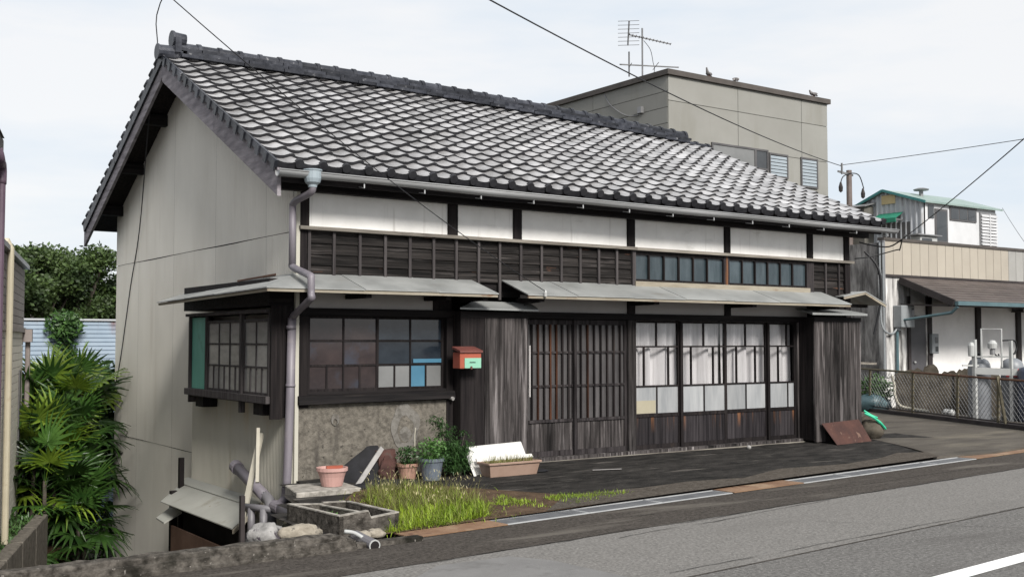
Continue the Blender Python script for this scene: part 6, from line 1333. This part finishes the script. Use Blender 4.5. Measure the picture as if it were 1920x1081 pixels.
# retaining wall
rw = thing('retaining_wall', 'brown concrete retaining wall below the siding house', 'wall', (-2.2, 3, -2)); 
ra, rb_ = Vector((-1.50, 4.5, 0)), Vector((-3.6, -1.5, 0)); rd = (rb_ - ra).normalized(); rn_ = Vector((rd.y, -rd.x, 0)); 
if rn_.x < 0: rn_ = -rn_
for k in range(6):
    a, b = ra + rd * (1.06 * k), ra + rd * (1.06 * k + 1.04)
    MB().hexa([tuple(a - rn_ * .16 + Vector((0, 0, -2))), tuple(a + Vector((0, 0, -2))), tuple(b + Vector((0, 0, -2))), tuple(b - rn_ * .16 + Vector((0, 0, -2))), tuple(a - rn_ * .16 + Vector((0, 0, -.82))), tuple(a + Vector((0, 0, -.82))), tuple(b + Vector((0, 0, -.82))), tuple(b - rn_ * .16 + Vector((0, 0, -.82)))]).build('wall_panel', M_conc, rw, bevel=.01)
MB().add([tuple(ra - rn_ * .15 + Vector((0, 0, -.85))), tuple(ra - rn_ * 3 + Vector((0, 2, -.85))), tuple(rb_ - rn_ * 3 + Vector((0, 0, -.85))), tuple(rb_ - rn_ * .15 + Vector((0, 0, -.85)))], [(0, 1, 2, 3)]).build('upper_ground', M_ground, kind=ST)
mb = MB(); rnd = random.Random(44)
for k in range(900):
    s_ = rnd.uniform(0, 4.5); p = ra + rd * s_ - rn_ * rnd.uniform(.14, .5); mb.t = rnd.random()
    arcleaf(mb, (p.x, p.y, -.85), (rnd.gauss(0, .6), rnd.gauss(0, .6), 1), rnd.uniform(.05, .2), .02, .5, 2)
mb.build('wall_weeds', M_ivy, label='low weeds on top of the retaining wall', cat='weeds', kind='stuff')
# clutter in the gap
mb = MB(); mb.blob((-.62, 4.6, -1.86), (.75, .55, .22), 17, 18, 10, .35); mb.build('dark_tarp', M_blacktarp, smooth=True, label='dark tarpaulin heap in the gap beside the gable wall', cat='tarpaulin')
mb = MB(); mb.blob((-.42, 4.0, -1.83), (.34, .24, .14), 19, 14, 8, .3); mb.build('stone', M_stonewarm, smooth=True, label='pale rubble stone in front of the dark tarpaulin heap', cat='stone')
MB().beam((-.40, 5.0, -1.62), (-.05, 4.2, -1.85), .20, .03, (0, 0, 1)).build('scrap_board', M_styro, label='white scrap board by the foot of the gable wall', cat='board'); MB().beam((-.52, 4.9, -1.66), (-.20, 4.0, -1.88), .12, .05).build('brick_scrap', M_rust, label='reddish scrap plank beside the white scrap board', cat='board')
MB().beam((-.12, 3.9, -1.9), (-.06, 3.8, -1.62), .05, .05).build('dark_stake', M_brownboard, label='short brown stake at the foot of the gable wall', cat='stake')
# blue sheet fence
BF = thing('blue_fence', 'pale blue sheet metal fence with rust streaks at the top', 'fence', (0, 11, -2))
mb = MB(); z = -2.0; prof = []
while z < 1.84: prof += [(11.0, z), (11.0, z + .06), (11.022, z + .068)]; z += .08
vs = [p for yy, zz_ in prof for p in ((-3.0, yy, zz_), (3.5, yy, zz_))]
mb.add(vs, [(2 * i, 2 * i + 1, 2 * i + 3, 2 * i + 2) for i in range(len(prof) - 1)]); mb.build('sheet', M_bluefence, BF)
bx('top_cap', M_corr, BF, -3.0, 3.5, 10.96, 11.06, 1.84, 1.875)
for xx in (-2.4, -.9, .6, 2.1): bx('post', M_alu, BF, xx, xx + .05, 11.03, 11.08, -2, 1.83)
iv = thing('ivy_clump', 'green ivy clump climbing over the blue fence', 'ivy', (0.1, 10.95, -.5)); mb = MB()
leafcloud(mb, (0.12, 10.85, 1.72), (.34, .22, .30), 900, .10, 51); leafcloud(mb, (0.16, 10.9, 1.25), (.20, .14, .40), 420, .09, 52); mb.build('foliage', M_ivy, iv); MB().tube(smoothpath([(0.1, 10.93, -.4), (.18, 10.93, .5), (.12, 10.92, 1.6)], 5), .02, 5).build('stem', M_bark, iv)
# far pale houses glimpsed behind the fence
for x0, x1, zt, l_ in ((6.3, 8.2, 2.6, 'far beige house front glimpsed between the trees behind the blue fence'),):
    t = thing('far_house', l_, 'house', (x0, 46, -2)); bx('wall', M_parapet2, t, x0, x1, 47, 52, -2, zt); MB().hexa([(x0 - .3, 46.7, zt), (x1 + .3, 46.7, zt), (x1 + .3, 52.3, zt), (x0 - .3, 52.3, zt), (x0 + .3, 49, zt + .7), (x1 - .3, 49, zt + .7), (x1 - .3, 50, zt + .7), (x0 + .3, 50, zt + .7)]).build('roof', M_slatroof, t); bx('window', M_glassdk, t, x0 + .5, x0 + 1.1, 46.96, 46.995, 1.2, 2.1)
# fan palms
def palmleaf(nl, spread, L, droop, seed):
    r_ = random.Random(seed); mb = MB(); mb.tube([(-.42, 0, -.10), (-.2, 0, -.02), (0, 0, 0)], [.007, .006, .005], 4, False)
    for k in range(nl):
        a = -spread + 2 * spread * k / (nl - 1); l = L * (1 - .22 * abs(a / spread) ** 2) * r_.uniform(.88, 1.06)
        d = Vector((math.cos(a), math.sin(a), 0)); s_ = Vector((-d.y, d.x, 0)); dr = droop * r_.uniform(.6, 1.5)
        pts = [(0.02, .006), (.36, .030), (.74, .016), (1.0, .001)]; vs = []
        for f, w in pts:
            c = d * (l * f) + Vector((0, 0, .02 * f - dr * l * f ** 2.4)); vs += [c + s_ * w + Vector((0, 0, .007)), c, c - s_ * w + Vector((0, 0, .007))]
        fs = []
        for i in range(3): fs += [(3 * i, 3 * i + 1, 3 * i + 4, 3 * i + 3), (3 * i + 1, 3 * i + 2, 3 * i + 5, 3 * i + 4)]
        mb.add(vs, fs)
    return mb
PL = [[palmleaf(15, R(118), .46, d_, 60 + i).mesh('leaf', m) for i, d_ in enumerate((.12, .28, .5))] for m in (M_palm, M_palmy, M_palmdry)]
def leaf_matrix(p, yaw, pitch, roll, s_): return Matrix.Translation(p) @ Matrix.Rotation(yaw, 4, 'Z') @ Matrix.Rotation(-pitch, 4, 'Y') @ Matrix.Rotation(roll, 4, 'X') @ Matrix.Translation((.42 * s_, 0, .1 * s_)) @ Matrix.Scale(s_, 4)
rnd = random.Random(77)
def palm(c, ztop, n, label, young=.25, low=None):
    t = thing('fan_palm', label, 'palm', (c[0], c[1], -2), group='fan palms in the gap beside the house')
    lean = (rnd.uniform(-.12, .12), rnd.uniform(-.12, .12))
    MB().tube([(c[0] - lean[0], c[1] - lean[1], -2.0), (c[0], c[1], ztop)], [.035, .025], 7).build('trunk', M_bark, t)
    low = ztop - 1.0 if low is None else low
    for k in range(n):
        f = k / max(1, n - 1); z = ztop - (ztop - low) * f ** 1.2; yaw = k * 2.4 + rnd.uniform(-.4, .4)
        pitch = R(68) * (1 - f) + R(-32) * f + rnd.uniform(-.25, .25); s_ = rnd.uniform(.85, 1.25)
        y_ = rnd.random() < young * (1.6 - 1.5 * f)
        mset = PL[1] if y_ else (PL[2] if f > .8 and rnd.random() < .06 else PL[0])
        inst(mset[0 if f < .3 else (1 if f < .7 else 2)], 'leaf', t, leaf_matrix((c[0], c[1], z), yaw, pitch, rnd.uniform(-.3, .3), s_))
for x, y, zt, n_, lb_, yg, lo_ in ((-.62, 6.6, .72, 17, 'tallest fan palm closest to the gable wall with upright top leaves', .5, None), (-1.02, 6.9, .50, 17, 'yellow green fan palm right in front of the blue fence', .9, None),
    (-.35, 7.4, .55, 15, 'fan palm behind the house corner half hidden by the tallest palm', .3, None), (-1.20, 5.6, -.05, 17, 'bright fan palm in the middle of the clump', .4, None),
    (-.88, 5.9, .10, 17, 'dark fan palm in the middle of the clump beside the gable wall', .2, None), (-1.40, 6.3, .30, 15, 'fan palm by the corner downpipe of the siding house', .25, None),
    (-1.02, 5.3, -.65, 15, 'low fan palm with one big round leaf over the tarpaulin', .1, -1.5), (-.85, 5.5, -.55, 15, 'low dark fan palm at the far foot of the gable wall', .05, -1.6),
    (-1.42, 5.1, -.45, 13, 'low fan palm above the end of the retaining wall', .15, -1.3), (-.80, 6.2, .52, 16, 'fan palm with drooping leaves under the tallest palm', .3, None),
    (-1.15, 6.3, .50, 17, 'fan palm in the shaded middle of the clump', .35, None), (-1.45, 5.6, .02, 15, 'fan palm low between the siding house and the clump', .4, -1.2),
    (-1.0, 5.0, -1.05, 13, 'lowest fan palm spreading over the tarpaulin heap', .05, -1.7)):
    palm((x, y), zt, n_, lb_, yg, lo_)
mb = MB(); leafcloud(mb, (-1.5, 7.6, .2), (.55, .7, .75), 1500, .16, 71, 3.0); bs = thing('garden_bush', 'green and brown bush between the palms and the blue fence', 'bush', (-1.4, 7.6, -2)); mb.build('foliage', M_ivy, bs); MB().tube([(-1.4, 7.6, -2), (-1.4, 7.6, .2)], .04, 6).build('trunk', M_bark, bs)
mb = MB(); leafcloud(mb, (-.1, 8.0, .35), (1.0, .7, .75), 2600, .18, 72, 2.6); leafcloud(mb, (-.8, 7.6, -.6), (1.0, .6, 1.3), 5200, .18, 73, 2.6); bs = thing('garden_bush', 'dark bush filling the gap behind the palms', 'bush', (-.2, 8.3, -2)); mb.build('foliage', M_leaf, bs); MB().tube([(-.2, 8.3, -2), (-.2, 8.3, .5)], .04, 6).build('trunk', M_bark, bs)
# trees
def tree(c, h, rx, label, seed, n=26, leaves=300):
    r_ = random.Random(seed); t = thing('broadleaf_tree', label, 'tree', c, group='broadleaf trees beyond the blue fence')
    mb = MB(); zc = c[2] + h * .42; mb.tube([c, (c[0] + .1, c[1], c[2] + h * .25), (c[0], c[1], zc)], [.28, .22, .16], 9)
    cr = MB()
    for k in range(n):
        a = r_.uniform(0, 2 * PI); q = r_.random() ** .5; u = r_.uniform(-.1, 1)
        rr_ = rx * q * (1 - .55 * max(0, u) ** 2); p = Vector((c[0] + rr_ * math.cos(a), c[1] + rr_ * math.sin(a), c[2] + h * (.60 + .36 * u)))
        if k % 2 == 0: mb.tube(smoothpath([(c[0], c[1], zc - r_.uniform(0, 1.2)), ((c[0] + p.x) / 2, (c[1] + p.y) / 2, (zc + p.z) / 2 - .1), tuple(p)], 4), [.10 - .009 * i for i in range(9)], 5)
        leafcloud(cr, p, (rx * .34, rx * .34, h * .075), int(leaves * 1.7), .19, seed * 100 + k, 1.7, .1)
    mb.build('trunk', M_bark, t); cr.build('crown', M_tree, t)
tree((3.4, 38, -2), 7.3, 2.4, 'tree behind the end of the taupe siding house', 1)
tree((5.6, 40, -2), 7.5, 2.0, 'tree in the middle of the row beyond the blue fence', 2)
tree((7.5, 41, -2), 7.6, 2.5, 'broad tree beside the gable wall edge beyond the blue fence', 3, 30)
tree((9.4, 42, -2), 6.3, 2.0, 'lower tree mostly hidden behind the gable wall', 4)
tree((1.4, 37, -2), 7.4, 2.0, 'tree above the roofline of the taupe siding house', 5)

# ------------------------------------------------------------------ wires
def cable(pts, r, label, mat=M_wire): MB().tube(pts, r, 5).build('cable', mat, label=label, cat='cable')
w1 = smoothpath([(-1.06, -3.6, 6.36), (-.40, 3.3, 6.1), (-.44, 3.60, 5.30), (-.30, 4.4, 4.45), (-.06, 5.55, 3.15), (-.03, 6.06, 2.33), (-.03, 6.3, 1.77), (-.03, 6.6, 1.1), (-.03, 6.95, .6)], 6)
cable(w1, .008, 'black cable dropping down the gable wall from the ridge end')
cable(sagline((-5.2, -3.35, 5.95), (2.9, -.57, 2.04), .28), .0048, 'thin black cable running across the tiled roof down to the porch canopy')
cable(sagline((-7.17, -4.48, 5.97), (20.38, 8.94, 6.374), .42, 40), .011, 'thick black cable crossing the sky in front of the grey building')
cable(sagline((20.38, 8.94, 6.39), (19.5, -.01, 6.16), .04), .009, 'thin cable running from the brown pole out over the neighbour roof')
cable(sagline((1.3, -9.8, 4.35), (9.8, -.55, 3.02), .10), .0065, 'black cable slanting down to the far corner of the eaves')
cable(sagline((25.2, 7.0, 5.32), (20.0, 3.0, 3.3), .05), .006, 'very thin wire falling from the corner of the rooftop shed')
mb = MB(); mb.tube(smoothpath([(9.8, -.55, 3.02), (9.75, -.35, 2.92), (9.6, -.15, 2.95), (9.45, -.02, 3.0)], 4), .012, 5); mb.tube(smoothpath([(9.8, -.55, 3.02), (9.95, -.4, 2.88), (10.15, -.2, 2.90), (9.9, 0.1, 2.8), (9.5, .1, 2.75)], 4), .010, 5); mb.build('service_wires', M_wire, H)
mb = MB(); mb.lathe([(0, 1.98), (.02, 1.98), (.022, 2.03), (.012, 2.05), (0, 2.06)], 8, (2.9, -.57, 0)); mb.build('insulator', M_rack, H)
MB().tube(smoothpath([(2.9, -.56, 2.0), (2.95, -.45, 1.93), (2.88, -.2, 1.90), (2.95, -.05, 1.84)], 4), .006, 5).build('service_wires', M_wire, H)
